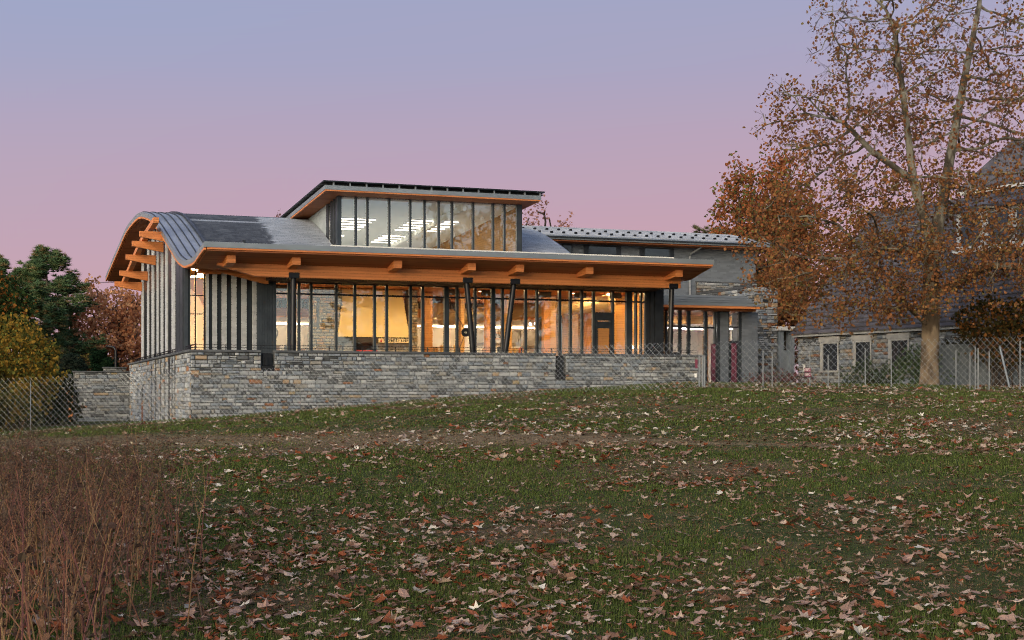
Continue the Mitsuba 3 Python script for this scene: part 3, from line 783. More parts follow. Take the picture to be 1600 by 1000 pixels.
add(C + '__roof', MB().slab(*shed(5.3, 13.72, 4.0, 18.3, -0.155, 0.0)), 'fascia_metal')
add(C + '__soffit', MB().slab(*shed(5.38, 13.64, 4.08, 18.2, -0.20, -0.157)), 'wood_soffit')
tr = MB().slab(*shed(5.32, 13.7, 4.02, 4.078, -0.205, -0.157)).slab(*shed(5.32, 5.378, 4.08, 18.2, -0.205, -0.157)).slab(*shed(13.642, 13.7, 4.08, 18.2, -0.205, -0.157))
add(C + '__eave_trim', tr, 'wood_beam')
pv_ = thing('solar_panel_array', 'dark solar panel array standing on the raised clerestory roof', 'solar panels')
n_ = 9
for i in range(n_):
    a = 5.22 + (13.86 - 5.22) * i / n_
    b = 5.22 + (13.86 - 5.22) * (i + 1) / n_ - 0.02
    for v0, v1 in ((3.9, 5.6), (5.63, 7.3), (7.33, 9.0), (9.03, 10.7), (10.73, 12.4), (12.43, 14.1)):
        if i in (0, n_ - 1) or v0 < 4:
            add(pv_ + '__panel', MB().slab(*shed(a, b, v0, v1, 0.115, 0.155)), 'panel_black')
for v in np.arange(4.3, 14.1, 0.32):
    add(pv_ + '__rail', MB().slab(*shed(5.17, 13.9, v, v + 0.06, 0.06, 0.113)), 'dark_metal')
clip = MB()
for u in np.arange(5.6, 13.8, 0.62):
    clip.box(u, u + 0.05, 4.02, 4.1, 7.585, 7.70)
add(pv_ + '__foot', clip, 'galvanised')
MUL = [6.68, 7.13, 7.97, 8.79, 9.35, 9.91, 10.44, 11.29, 12.10, 12.57]
edges = [(5.96, 6.13)] + [(u - 0.04, u + 0.04) for u in MUL] + [(13.06, 13.28)]
for a, b in edges:
    add(C + '__mullion', MB().box(a, b, 4.93, 5.08, 4.5, 7.36, 0.006), 'frame_metal')
for (a0, a1), (b0, b1) in zip(edges[:-1], edges[1:]):
    add(C + '__pane', MB().quad([a1, 5.0, 5.0], [b0, 5.0, 5.0], [b0, 5.0, 7.34], [a1, 5.0, 7.34]), 'glass')
add(C + '__head', MB().box(5.96, 13.28, 4.95, 5.06, 7.34, 7.40), 'dark_metal')
vs = np.array([6.95, 10, 14, 17.8])
sd = MB().slab(np.array([[6.02] * 4, [6.1] * 4]), np.array([vs, vs]), np.array([ZM(vs) - 0.2] * 2), np.full((2, 4), 4.4))
add(C + '__side_wall', sd, 'siding')
rib = MB()
for v in np.arange(7.0, 17.7, 0.19):
    rib.box(5.995, 6.02, v, v + 0.05, 4.6, ZM(v + .05) - 0.21)
add(C + '__siding_batten', rib, 'siding', kind='stuff')
sw_ = MB().box(5.99, 6.06, 5.09, 5.35, 4.6, 7.34).box(5.99, 6.06, 5.62, 5.78, 4.6, 7.32).box(5.99, 6.06, 6.05, 6.25, 4.6, 7.3).box(5.99, 6.06, 6.6, 6.94, 4.6, 7.28)
add(C + '__side_frame', sw_, 'dark_metal')
for a, b in ((5.35, 5.62), (5.78, 6.05), (6.25, 6.6)):
    add(C + '__side_pane', MB().quad([6.03, b, 4.6], [6.03, a, 4.6], [6.03, a, 7.3], [6.03, b, 7.3]), 'glass')
rs = MB().slab(np.array([[13.2] * 4, [13.27] * 4]), np.array([[5.09, 10, 14, 17.8]] * 2), np.array([ZM(np.array([5.09, 10, 14, 17.8])) - 0.2] * 2), np.full((2, 4), 4.4))
add(C + '__right_wall', rs, 'wood_inside')
add(C + '__back_wall', MB().box(6.1, 13.2, 17.7, 17.8, 4.4, 6.79), 'wall_white')
add(C + '__floor', MB().box(6.1, 13.2, 5.1, 17.7, 4.3, 4.4), 'wall_white')  # unseen floor closing the box, white to bounce light up to the ceiling
cl = MB().slab(*shed(6.1, 13.19, 5.1, 17.69, -0.25, -0.205))
add(C + '__ceiling', cl, 'ceiling_pale')
add(C + '__ceiling_beam', MB().slab(*shed(6.11, 6.2, 5.1, 17.6, -0.42, -0.252)).slab(*shed(10.9, 11.05, 5.1, 17.6, -0.5, -0.252)), 'ceiling_pale')
def strips(u0, u1, vlist):
    for i, v in enumerate(vlist):
        t = thing('linear_ceiling_light', 'white linear ceiling light seen through the clerestory glass', 'light', 'rows of linear lights on the clerestory ceiling')
        z = ZM(v) - 0.29
        add(t + '__diffuser', MB().box(u0, u1, v, v + 0.10, z - 0.03, z), 'lamp_white', emitter=glow(*WHITE, 0.6))
        add(t + '__housing', MB().box(u0 - .02, u1 + .02, v - .012, v + 0.112, z + 0.002, z + 0.035), 'wall_white')


for u in (6.9, 9.6, 12.3):  # added lamps below the sight line, only to brighten the clerestory ceiling
    t = thing('uplight_trough', 'long added uplight out of view that brightens the clerestory ceiling', 'light', 'added uplights under the clerestory ceiling')
    add(t + '__lens', MB().quad([u - .2, 7.0, 4.72], [u + .2, 7.0, 4.72], [u + .2, 15, 4.72], [u - .2, 15, 4.72]), 'lamp_white', emitter=glow(1.0, 0.93, 0.78, 0.11))
    add(t + '__trough', MB().box(u - .24, u + .24, 6.95, 15.05, 4.5, 4.70), 'grey_metal')
strips(6.75, 8.55, (9.3, 9.95, 10.6, 11.25, 11.9))
strips(6.75, 8.3, (13.8, 14.45, 15.1, 15.75))
strips(10.0, 12.0, (9.0, 9.6, 10.25, 10.9, 11.55))
strips(9.9, 11.4, (13.3, 13.95, 14.6, 15.25))

# ------------------------------------------------------------------ right wing, link and stone end
Rw = thing('rear_wing', 'dark slate clad wing with a pale metal roof behind the right of the hall', 'building')
rfu = np.array([[15.75, 15.75, 15.75], [26.6, 26.6, 26.6], [29.65, 29.65, 29.65]])
rfv = np.array([[14.0, 18.0, 24.0]] * 3)
rz = np.array([[7.30, 8.16, 7.3]] * 3)
rz[2] = [7.31, 8.14, 7.3]
add(Rw + '__roof', MB().slab(rfu, rfv, rz, rz - 0.17), 'fascia_metal')
add(Rw + '__roof_sheet', MB().slab(rfu[:, :2] + [[0.05], [0], [-0.05]], np.array([[14.25, 17.98]] * 3), rz[:, :2] * [1, 1] + np.array([[.056, .006]] * 3), rz[:, :2] + np.array([[.075, .03]] * 3)), 'wing_roof')
for i in range(44):
    u = 15.9 + i * 0.305
    for row in (0, 1):
        v = 14.75 + row * 1.4
        z = 7.30 + 0.215 * (v - 14) + 0.035
        if row == i % 2:
            add(Rw + '__snow_guard', MB().hexa([[u, v, z], [u + .12, v, z], [u + .12, v + .12, z + .02], [u, v + .12, z + .02], [u, v, z + .09], [u + .12, v, z + .09], [u + .12, v + .1, z + .06], [u, v + .1, z + .06]]), 'black_steel')
add(Rw + '__gutter', MB().box(15.75, 28.6, 13.9, 13.99, 7.2, 7.26), 'dark_metal')
add(Rw + '__soffit', MB().box(15.75, 29.5, 14.1, 15.0, 7.06, 7.12), 'wood_soffit')
lap = MB()
z = 0.2
while z < 7.05:
    h = min(0.085, 7.05 - z)
    lap.hexa([[15.75, 14.985, z], [29.3, 14.985, z], [29.3, 15.2, z], [15.75, 15.2, z], [15.75, 15.0, z + h], [29.3, 15.0, z + h], [29.3, 15.2, z + h], [15.75, 15.2, z + h]])
    z += h
add(Rw + '__slate_wall', lap, 'shingle_wall', kind='stuff')
for a, b, u0, u1 in ((19.0, 19.5, 19.05, 19.45), (20.1, 22.0, 20.35, 21.75), (23.0, 24.8, 23.25, 24.55)):
    k = add(Rw + '__window', MB().box(a, b, 14.93, 14.98, 5.9, 7.0), 'dark_metal')
    add(k + '__pane', MB().quad([u0, 14.925, 5.95], [u1, 14.925, 5.95], [u1, 14.925, 6.95], [u0, 14.925, 6.95]), 'dark_glass')
    add(k + '__frame', MB().box(u0 - .05, u0, 14.9, 14.93, 5.9, 7.0).box(u1, u1 + .05, 14.9, 14.93, 5.9, 7.0), 'frame_metal')
add(Rw + '__downpipe', MB().tube([[25.95, 14.3, 7.05], [25.66, 14.88, 6.75], [25.63, 14.9, 6.6], [25.66, 14.9, 3.5]], 0.045, 8), 'galvanised', smooth=40)
se = thing('stone_end_wall', 'rough grey and tan stone wall at the right end of the low link building', 'wall')
add(se + '__core', MB().box(25.9, 27.0, 9.04, 15.0, -0.2, 4.75).box(26.0, 29.3, 14.9, 14.97, 3.0, 5.4), 'mortar')
st = stone_field(rng, 25.85, 27.02, 0.0, 4.75, 0.09, 0.2, 0.14, 0.5)
build_stones(se, rng, st, lambda q: W(np.stack([q[:, 0], 9.04 - q[:, 1], q[:, 2]], -1)), most=150, warm=2.2)
st = stone_field(rng, 26.0, 29.3, 3.5, 5.4, 0.1, 0.2, 0.14, 0.5)
build_stones(se, rng, st, lambda q: W(np.stack([q[:, 0], 14.9 - q[:, 1], q[:, 2]], -1)), most=140, warm=3)
st = stone_field(rng, 9.1, 14.9, 0.0, 4.75, 0.09, 0.2, 0.2, 0.6)
build_stones(se, rng, st, lambda q: W(np.stack([25.9 - q[:, 1], q[:, 0], q[:, 2]], -1)), most=0, warm=2.2)
add(se + '__coping', MB().box(25.98, 29.3, 14.86, 15.0, 5.402, 5.46), 'coping')
add(se + '__sloped_coping', MB().hexa([[25.86, 9.2, 4.76], [25.98, 9.2, 4.76], [25.98, 14.7, 4.76], [25.86, 14.7, 4.76], [25.86, 9.2, 4.84], [25.98, 9.2, 4.84], [25.98, 14.7, 4.9], [25.86, 14.7, 4.9]]), 'coping')
add(se + '__vent', MB().box(26.25, 26.5, 8.93, 9.0, 4.1, 4.22), 'dark_metal')

L = thing('link_building', 'low glazed link with stepped grey fascia and dark piers right of the hall', 'building')
add(L + '__fascia', MB().box(18.6, 23.9, 5.0, 12, 3.60, 3.72).box(18.6, 23.8, 5.12, 12, 3.722, 3.75).box(18.6, 23.75, 5.06, 12, 3.752, 3.82).box(18.6, 23.55, 5.3, 12, 3.822, 3.85).box(18.6, 23.55, 5.22, 12, 3.852, 3.93).box(18.6, 23.5, 5.5, 12, 3.932, 3.96).box(18.6, 23.5, 5.4, 12, 3.962, 4.05), 'fascia_metal')
add(L + '__eave_trim', MB().box(18.6, 23.88, 5.02, 12, 3.50, 3.598), 'wood_beam')
add(L + '__soffit', MB().box(18.6, 23.8, 5.3, 8.8, 3.42, 3.498), 'wood_soffit')
def lapped(u0, u1, v0, v1, z0, z1, h0=0.085):
    m, z = MB(), z0
    while z < z1 - 0.005:
        h = min(h0, z1 - z)
        m.hexa([[u0, v0 - .014, z], [u1, v0 - .014, z], [u1, v1, z], [u0, v1, z], [u0, v0, z + h], [u1, v0, z + h], [u1, v1, z + h], [u0, v1, z + h]])
        z += h
    return m


add(L + '__pier', lapped(22.48, 22.86, 5.95, 6.6, 0.0, 3.42), 'shingle_wall')
add(L + '__pier', lapped(23.5, 24.25, 5.95, 6.8, 0.0, 3.42), 'shingle_wall')
add(L + '__return_wall', MB().box(24.25, 25.88, 8.9, 9.1, 0, 3.42), 'shingle_wall')
gl = L + '__glazed_wall'
for a, b in ((19.98, 20.06), (20.58, 20.70), (20.98, 21.11), (21.76, 21.88), (22.22, 22.30), (22.36, 22.475), (22.88, 22.93), (23.36, 23.495)):
    add(gl + '__mullion', MB().box(a, b, 5.97, 6.1, 0.2, 3.42), 'frame_metal')
for a, b in ((20.06, 20.58), (20.70, 20.98), (21.11, 21.76), (21.88, 22.22)):
    add(gl + '__transom', MB().box(a, b, 6.0, 6.06, 2.72, 2.78), 'black_steel')
    for z0, z1 in ((0.3, 2.72), (2.78, 3.42)):
        add(gl + '__pane', MB().quad([a, 6.03, z0], [b, 6.03, z0], [b, 6.03, z1], [a, 6.03, z1]), 'glass')
add(gl + '__transom', MB().box(22.93, 23.36, 6.0, 6.06, 2.74, 2.8).box(22.93, 23.36, 6.0, 6.06, 2.0, 2.22), 'dark_metal')
for z0, z1 in ((2.22, 2.74), (2.8, 3.42)):
    add(gl + '__pane', MB().quad([22.93, 6.03, z0], [23.36, 6.03, z0], [23.36, 6.03, z1], [22.93, 6.03, z1]), 'glass')
add(gl + '__lower_panel', MB().box(22.93, 23.36, 6.02, 6.06, 0.2, 2.0), 'dark_metal')
add(L + '__room', MB().box(18.6, 25.8, 11.5, 11.6, 0.3, 3.4).box(24.3, 24.4, 6.8, 11.5, 0.3, 3.4), 'wall_white')
add(L + '__room_floor', MB().box(18.6, 25.8, 6.1, 11.5, 0.2, 0.4), 'floor_inside')
for a, b, v in ((20.35, 20.55, 7.0), (22.1, 22.25, 6.6)):
    add(L + '__room_column', MB().box(a, b, v, v + 0.2, 0.4, 3.4), 'wood_inside')
add(L + '__room_beam', MB().box(18.7, 24.2, 8.0, 8.2, 3.0, 3.35), 'wood_inside')
for i, (a, b, v) in enumerate(((20.9, 21.9, 7.6), (22.2, 23.3, 8.6), (23.0, 24.2, 7.4))):
    t = thing('linear_room_light', 'white linear ceiling lamp inside the low link building', 'light', 'linear lamps in the link building')
    add(t + '__diffuser', MB().box(a, b, v, v + .12, 2.78, 2.82), 'lamp_white', emitter=glow(1.0, 0.93, 0.8, 7.0))
    add(t + '__housing', MB().box(a, b, v, v + .12, 2.822, 2.9), 'dark_inside')
for i, (a, b, v, z0, z1) in enumerate(((22.0, 22.2, 5.85, 0.25, 2.05), (22.97, 23.22, 5.9, 0.25, 2.1), (19.75, 19.95, 6.4, 0.9, 2.5))):
    t = thing('maroon_banner', ['narrow maroon banner left of the first dark pier of the link', 'wide maroon banner between the two dark piers of the link', 'maroon banner behind the rightmost strut of the hall'][i], 'banner')
    U = np.linspace(a, b, 5)
    zz = np.array([z0, z1])
    mb = MB()
    for q in range(4):
        va, vb = v + 0.02 * (q % 2), v + 0.02 * ((q + 1) % 2)
        mb.hexa([[U[q], va, z0], [U[q + 1], vb, z0], [U[q + 1], vb + .01, z0], [U[q], va + .01, z0], [U[q], va, z1], [U[q + 1], vb, z1], [U[q + 1], vb + .01, z1], [U[q], va + .01, z1]])
    add(t + '__cloth', mb, 'maroon')
    add(t + '__hanger', MB().box(a - .02, b + .02, v, v + .03, z1 + 0.002, z1 + .03), 'black_steel')
t = thing('terrace_chair', 'black metal chair on the terrace right end beside the link glazing', 'chair')
for q in range(4):
    add(t + '__leg', MB().box(18.0 + .4 * (q % 2), 18.03 + .4 * (q % 2), 1.2 + .4 * (q // 2), 1.23 + .4 * (q // 2), 0.6, 1.05), 'black_steel')
add(t + '__seat', MB().box(17.98, 18.45, 1.18, 1.65, 1.052, 1.08), 'black_steel')
add(t + '__backrest', MB().box(17.98, 18.45, 1.64, 1.67, 1.082, 1.55), 'black_steel')

en = thing('grey_entrance_bay', 'narrow grey metal entrance bay with a dark opening and white flat roof edge', 'entrance')
add(en + '__jamb', MB().box(27.06, 27.27, 8.9, 9.4, 0.0, 2.8), 'grey_metal')
add(en + '__jamb', MB().box(27.60, 27.82, 8.9, 9.4, 0.0, 2.8), 'grey_metal')
add(en + '__lower_panel', MB().box(27.28, 27.59, 9.0, 9.1, 0.0, 1.95), 'grey_metal')
add(en + '__opening', MB().box(27.28, 27.59, 9.25, 9.35, 1.95, 2.8), 'ink')
add(en + '__roof_edge', MB().box(26.98, 28.1, 8.7, 9.6, 2.82, 3.0, 0.01), 'white_paint')
add(en + '__side_roof_edge', MB().hexa([[28.35, 9.0, 2.74], [29.3, 9.0, 2.74], [29.3, 9.8, 2.74], [28.35, 9.8, 2.74], [28.5, 9.0, 3.02], [29.5, 9.0, 3.05], [29.5, 9.8, 3.05], [28.5, 9.8, 3.02]]), 'white_paint')

# ------------------------------------------------------------------ the old stone building on the right
PX, PY = 12.2, 62.6
DX, DY = 0.487, -0.8734


def OW(p):
    """Old building frame: a along its front (towards the near right), b into it, z up."""
    p = np.asarray(p, float)
    return np.stack([PX + DX * p[..., 0] - DY * p[..., 1], PY + DY * p[..., 0] + DX * p[..., 1], p[..., 2]], -1)


def ob():
    return MB(OW)


O = thing('old_stone_house', 'old rubble stone house with a steep slate roof and white window frames behind the tree', 'house')
add(O + '__wall', ob().box(0.62, 26, 0.05, 0.5, -0.5, 2.46), 'mortar')
WIN = [(2.15, 3.25), (4.15, 5.2), (6.2, 7.3), (17.6, 18.5)]
holes = [(a, b, 0.95, 2.25) for a, b in WIN]
st = stone_field(rng, 0.6, 26, 0.0, 2.44, 0.09, 0.2, 0.18, 0.6, holes)
build_stones(O, rng, st, lambda q: OW(np.stack([q[:, 0], 0.05 - q[:, 1], q[:, 2]], -1)), most=300, see=lambda s: (s[1] - s[0]) * (s[3] - s[2]) * (s[0] < 12), warm=2.5)
for a, b in WIN:
    k = add(O + '__window', ob().box(a + .03, b - .03, -0.03, 0.04, 0.98, 2.2), 'dark_glass')
    add(k + '__frame', ob().box(a - .02, a + 0.14, -0.07, -0.032, 0.98, 2.2).box(b - 0.06, b, -0.07, -0.032, 0.98, 2.2).box(a + .14, b - .06, -0.07, -0.032, 2.12, 2.2), 'old_trim')
    add(k + '__lintel', ob().box(a - 0.08, b + 0.08, -0.10, -0.03, 2.202, 2.42), 'old_trim')
    add(k + '__sill', ob().box(a - 0.06, b + 0.06, -0.12, -0.03, 0.90, 0.978), 'old_trim')
    add(k + '__mullion', ob().box((a + b) / 2 - .02, (a + b) / 2 + .03, -0.06, -0.035, 0.98, 2.12), 'frame_metal')
add(O + '__eave_board', ob().box(0.5, 26.2, -0.22, 0.3, 2.46, 2.56), 'stone_pale')
rise = 1.15
cs = ob()
nc = 30
for i in range(nc):
    b0, b1 = -0.3 + i * 0.165, -0.3 + (i + 1) * 0.165
    z0, z1 = 2.56 + i * 0.165 * rise, 2.56 + (i + 1) * 0.165 * rise
    cs.hexa([[.4, b0, z0], [26.3, b0, z0], [26.3, b1 + .05, z1], [.4, b1 + .05, z1], [.4, b0, z0 + .05], [26.3, b0, z0 + .05], [26.3, b1 + .05, z1 + .02], [.4, b1 + .05, z1 + .02]])
r_o = add(O + '__roof', cs, 'old_slate')
zt_ = 2.56 + nc * 0.165 * rise
bk = -0.3 + nc * 0.165
add(O + '__gable_wall', ob().raw([[.6, 0.3, 2.4], [.6, 2 * bk, 2.4], [.6, bk, zt_], [.8, 0.3, 2.4], [.8, 2 * bk, 2.4], [.8, bk, zt_]], [[0, 1, 2], [3, 5, 4]]).box(.6, .8, 0.51, 2 * bk, -0.5, 2.4), 'rubble')
add(O + '__back_roof', ob().hexa([[.4, bk, zt_ - .1], [26.3, bk, zt_ - .1], [26.3, 2 * bk + .3, 2.5], [.4, 2 * bk + .3, 2.5], [.4, bk, zt_], [26.3, bk, zt_], [26.3, 2 * bk + .3, 2.6], [.4, 2 * bk + .3, 2.6]]), 'old_slate')
# dormer with small panes
dm = O + '__dormer'
add(dm + '__roof', ob().hexa([[7.2, 2.0, 7.25], [17.0, 2.0, 7.25], [17.0, 5.2, 8.0], [7.2, 5.2, 8.0], [7.2, 2.0, 7.4], [17.0, 2.0, 7.4], [17.0, 5.2, 8.15], [7.2, 5.2, 8.15]]), 'old_slate')
add(dm + '__front', ob().box(7.5, 16.7, 2.35, 4.6, 5.3, 7.25), 'white_paint')
for a in np.arange(7.8, 16.2, 1.4):
    add(dm + '__pane', ob().box(a, a + 0.95, 2.3, 2.345, 5.9, 7.1), 'dark_glass')
add(dm + '__sill', ob().box(7.4, 16.8, 2.2, 2.34, 5.62, 5.78), 'white_paint')
# the taller gabled part behind
hi = thing('tall_slate_roofed_house', 'taller slate roofed block with pale eaves showing above the old stone house', 'house')
add(hi + '__wall', ob().box(-2, 16, 13.2, 20, 0.0, 10.3), 'rubble')
add(hi + '__gable', ob().raw([[-1.95, 13.2, 10.3], [-1.95, 20, 10.3], [-1.95, 16.6, 12.7], [-1.7, 13.2, 10.3], [-1.7, 20, 10.3], [-1.7, 16.6, 12.7]], [[0, 1, 2], [3, 5, 4]]), 'rubble')
add(hi + '__roof', ob().hexa([[-2.3, 12.7, 10.0], [16.5, 12.7, 10.0], [16.5, 16.6, 12.75], [-2.3, 16.6, 12.75], [-2.3, 12.7, 10.15], [16.5, 12.7, 10.15], [16.5, 16.6, 12.95], [-2.3, 16.6, 12.95]]), 'old_slate')
add(hi + '__back_roof', ob().hexa([[-2.3, 16.6, 12.75], [16.5, 16.6, 12.75], [16.5, 20.5, 10.0], [-2.3, 20.5, 10.0], [-2.3, 16.6, 12.95], [16.5, 16.6, 12.95], [16.5, 20.5, 10.15], [-2.3, 20.5, 10.15]]), 'old_slate')
add(hi + '__eave_board', ob().box(-2.2, 16.4, 12.6, 12.72, 9.82, 10.0), 'white_paint')

# wall lamp and warning plates on the right
t = thing('small_wall_lamp', 'small white wall lamp on the old stone house left of its first window', 'lamp')
add(t + '__arm', ob().box(1.0, 1.2, -0.12, -0.09, 1.25, 1.29), 'white_paint')
add(t + '__shade', ob().tube([[1.18, -0.12, 1.24], [1.18, -0.12, 0.95]], [0.05, 0.07], 8), 'white_paint')
t = thing('boundary_low_kerb', 'low pale concrete kerb wall at the foot of the old stone house', 'wall')
add(t + '__kerb', ob().box(7.2, 19, -1.0, -0.75, -0.1, 0.55, 0.02), 'stone_pale')

# ------------------------------------------------------------------ chain-link fence
FY = 43.6
fence = thing('chain_link_fence', 'long grey chain link fence crossing the whole lawn edge in front of the walls', 'fence')


def fence_top(x):
    px_ = [-24, -15.7, -7.3, -2.0, 2.6, 5.9, 9.8, 12.8, 15.7, 24]
    return np.interp(x, px_, [0.40, 0.45, 0.77, 1.16, 1.46, 1.60, 1.62, 1.66, 1.74, 1.8])


def wires(x0, x1, pitch, r, dy):
    xs = np.arange(x0 - 2.4, x1, pitch)
    m = MB(None)
    for sgn in (1, -1):
        for x in xs:
            a, b = (x, x + 2.2) if sgn > 0 else (x + 2.2, x)
            zb, ztp = float(ground_h(x + 1.1, FY)) - 0.05, None
            pts = []
            for t in (0, 0.5, 1.0):
                q = a + (b - a) * t
                lo, hi_ = float(ground_h(q, FY)) - 0.03, float(fence_top(q))
                pts.append((q, lo + (hi_ - lo) * t))
            slope = (pts[-1][1] - pts[0][1]) / 2.2
            # keep the diamonds' shape: shorten the run to the height
            run = 0.95 * (pts[-1][1] - pts[0][1])
            c = (a + b) / 2
            s = 1 if b > a else -1
            p0, p2 = c - s * run / 2, c + s * run / 2
            q0 = [p0, FY + dy * s, float(ground_h(p0, FY)) - 0.02]
            q2 = [p2, FY + dy * s, float(fence_top(p2)) + 0.02]
            if min(p0, p2) < x0 - 1.2 or max(p0, p2) > x1 + 1.2:
                continue
            m.tube([q0, q2], r, 3)
    return m


for x0, x1, pt, r in ((-24, -11.2, 0.17, 0.0026), (-11.0, 3.4, 0.14, 0.0038), (3.6, 24, 0.20, 0.0046)):
    add(fence + '__wire_mesh', wires(x0, x1, pt, r, 0.006), 'galvanised', kind='stuff')
for x, zt_, r in ((-20.5, .42, .025), (-14.8, 0.40, 0.018), (7.72, 1.32, 0.022), (8.0, 1.28, 0.022), (9.16, 1.35, 0.02), (9.72, 1.2, 0.024), (10.05, 1.16, 0.02), (10.86, 1.4, 0.022), (11.66, 1.38, 0.02), (13.65, 1.34, 0.02),
                  (14.08, 1.27, 0.02), (14.24, 1.45, 0.022), (14.33, 1.40, 0.028), (14.67, 1.30, 0.024), (15.62, 1.62, 0.026), (18.5, 1.7, .025), (21, 1.7, .025)):
    add(fence + '__post', MB(None).tube([[x, FY + .03, float(ground_h(x, FY)) - 0.2], [x, FY + .03, zt_]], r * 0.8, 8), 'post_metal', smooth=40)
add(fence + '__brace', MB(None).tube([[15.0, FY + .05, 1.45], [15.3, FY + .05, 0.2]], 0.03, 6), 'grey_metal', smooth=40)
gx = (1096 - 800) / 2217 * FY
for dx in (-0.06, 0.04, 0.10):
    add(fence + '__gate_post', MB(None).tube([[gx + dx, FY + .04, float(ground_h(gx, FY)) - 0.2], [gx + dx, FY + .04, 1.18]], 0.032, 10), 'post_metal', smooth=40)
t = thing('red_warning_plate', 'two small crimson warning plates hanging on the fence before the old house', 'sign')
for z in (0.52, 0.67):
    add(t + '__plate', MB(None).box(8.98, 9.17, FY - .04, FY - .03, z, z + 0.12), 'maroon')
    for k in range(3):
        add(t + '__text_line', MB(None).box(9.0, 9.15 - .03 * (k % 2), FY - .044, FY - .041, z + .025 + .03 * k, z + .037 + .03 * k), 'white_paint')
t = thing('notice_tag', 'small red and white notice hanging at the end of the terrace wall', 'sign')
add(t + '__plate', MB(None).box(5.62, 5.70, FY - .03, FY - .02, 0.78, 1.05), 'maroon')
add(t + '__lower_plate', MB(None).box(5.60, 5.68, FY - .03, FY - .02, 0.50, 0.62), 'wall_white')
t = thing('gooseneck_pipe', 'thin black bent pipe standing behind the low stone wall at the left', 'pipe')
p0 = W([0.9 - 1.4, 24.5, 1.0])
add(t + '__pipe', MB(None).tube([p0 + [0, 0, 0], p0 + [0, 0, 1.1], p0 + [-.1, 0, 1.25], p0 + [-.45, 0, 1.3]], 0.06, 8), 'black_steel', smooth=50)

t = thing('screen_fence', 'blue grey fabric screen stretched on posts behind the fence right of the plane tree', 'fence')
U = np.linspace(14.95, 24, 40)
yy = 49.6 + 0.03 * np.sin(U * 5.1) + 0.02 * np.sin(U * 11.3)
zb_, zt_ = ground_h(U, yy), np.full(40, 1.72) + 0.03 * np.sin(U * 3.3)
add(t + '__fabric', MB(None).slab(np.array([U, U]), np.array([yy, yy + .012]), np.array([zt_] * 2), np.array([zb_ + .03] * 2)), 'screen_cloth')
for x in np.arange(15.0, 24, 1.9):
    add(t + '__post', MB(None).tube([[x, 49.72, 0.0], [x, 49.72, 1.78]], 0.025, 8), 'post_metal', smooth=40)

# ------------------------------------------------------------------ trees
def grow(seed, att, base, step=0.35, infl=2.2, kill=0.7, iters=160):
    """Space colonisation from the polylines in base: [(points, parent index of the first point)]."""
    r = np.random.default_rng(seed)
    pos, par = [], []
    for pts, p in base:
        for i, q in enumerate(pts):
            pos.append(np.array(q, float))
            par.append(p if i == 0 else len(pos) - 2)
    att = np.array(att, float)
    for _ in range(iters):
        if len(att) == 0:
            break
        tree = cKDTree(np.array(pos))
        d, i = tree.query(att)
        keep = d > kill
        att, d, i = att[keep], d[keep], i[keep]
        near = d < infl
        if not near.any():
            infl *= 1.3
            if infl > 12:
                break
            continue
        P = np.array(pos)
        dirs = att[near] - P[i[near]]
        dirs /= np.linalg.norm(dirs, axis=1, keepdims=True)
        acc = np.zeros_like(P)
        np.add.at(acc, i[near], dirs)
        act = np.unique(i[near])
        v = acc[act]
        v += r.normal(0, 0.12, v.shape) * np.linalg.norm(v, axis=1, keepdims=True)
        nrm = np.linalg.norm(v, axis=1)
        ok = nrm > 1e-3
        new = P[act[ok]] + step * v[ok] / nrm[ok, None]
        dd, _i = tree.query(new)
        for q, a, far in zip(new, act[ok], dd):
            if far > step * 0.35:
                pos.append(q)
                par.append(int(a))
    return np.array(pos), np.array(par)


def radii(par, tip, power=2.3):
    n = len(par)
    kids = np.zeros(n, int)
    for p in par:
        if p >= 0:
            kids[p] += 1
    a = np.where(kids == 0, tip ** power, 0.0)
    order = range(n - 1, -1, -1)
    depth = np.zeros(n, int)
    for i in range(n):
        if par[i] >= 0:
            depth[i] = depth[par[i]] + 1
    for i in np.argsort(-depth, kind='stable'):
        if par[i] >= 0:
            a[par[i]] += a[i]
    return a ** (1 / power), kids


def limbs(pos, par, rad, sides=6, most=None):
    i = np.nonzero(par >= 0)[0]
    p, q = pos[par[i]], pos[i]
    r0, r1 = rad[par[i]], rad[i]
    r0 = np.minimum(r0, r1 * 1.6)
    if most:
        r0, r1 = np.minimum(r0, most), np.minimum(r1, most)
    t = q - p
    t /= np.linalg.norm(t, axis=1, keepdims=True) + 1e-9
    a = np.cross(t, np.where(np.abs(t[:, 2:]) < 0.9, [[0, 0, 1.0]], [[1.0, 0, 0]]))
    a /= np.linalg.norm(a, axis=1, keepdims=True) + 1e-9
    b = np.cross(t, a)
    g = np.arange(sides) * 2 * np.pi / sides
    ring = np.cos(g)[None, :, None] * a[:, None] + np.sin(g)[None, :, None] * b[:, None]
    v = np.concatenate([p[:, None] - t[:, None] * r0[:, None, None] * .3 + ring * r0[:, None, None], q[:, None] + ring * r1[:, None, None]], 1)
    k = np.arange(len(i))[:, None] * 2 * sides
    j = np.arange(sides)[None]
    f = np.stack([k + j, k + (j + 1) % sides, k + sides + (j + 1) % sides, k + sides + j], -1).reshape(-1, 4)
    return v.reshape(-1, 3), f


def rand_axes(r, n, flat=0.0):
    a = r.normal(0, 1, (n, 3))
    a[:, 2] *= 1 - flat
    a /= np.linalg.norm(a, axis=1, keepdims=True)
    b = r.normal(0, 1, (n, 3))
    b -= a * (a * b).sum(1, keepdims=True)
    b /= np.linalg.norm(b, axis=1, keepdims=True)
    return a, b, np.cross(a, b)


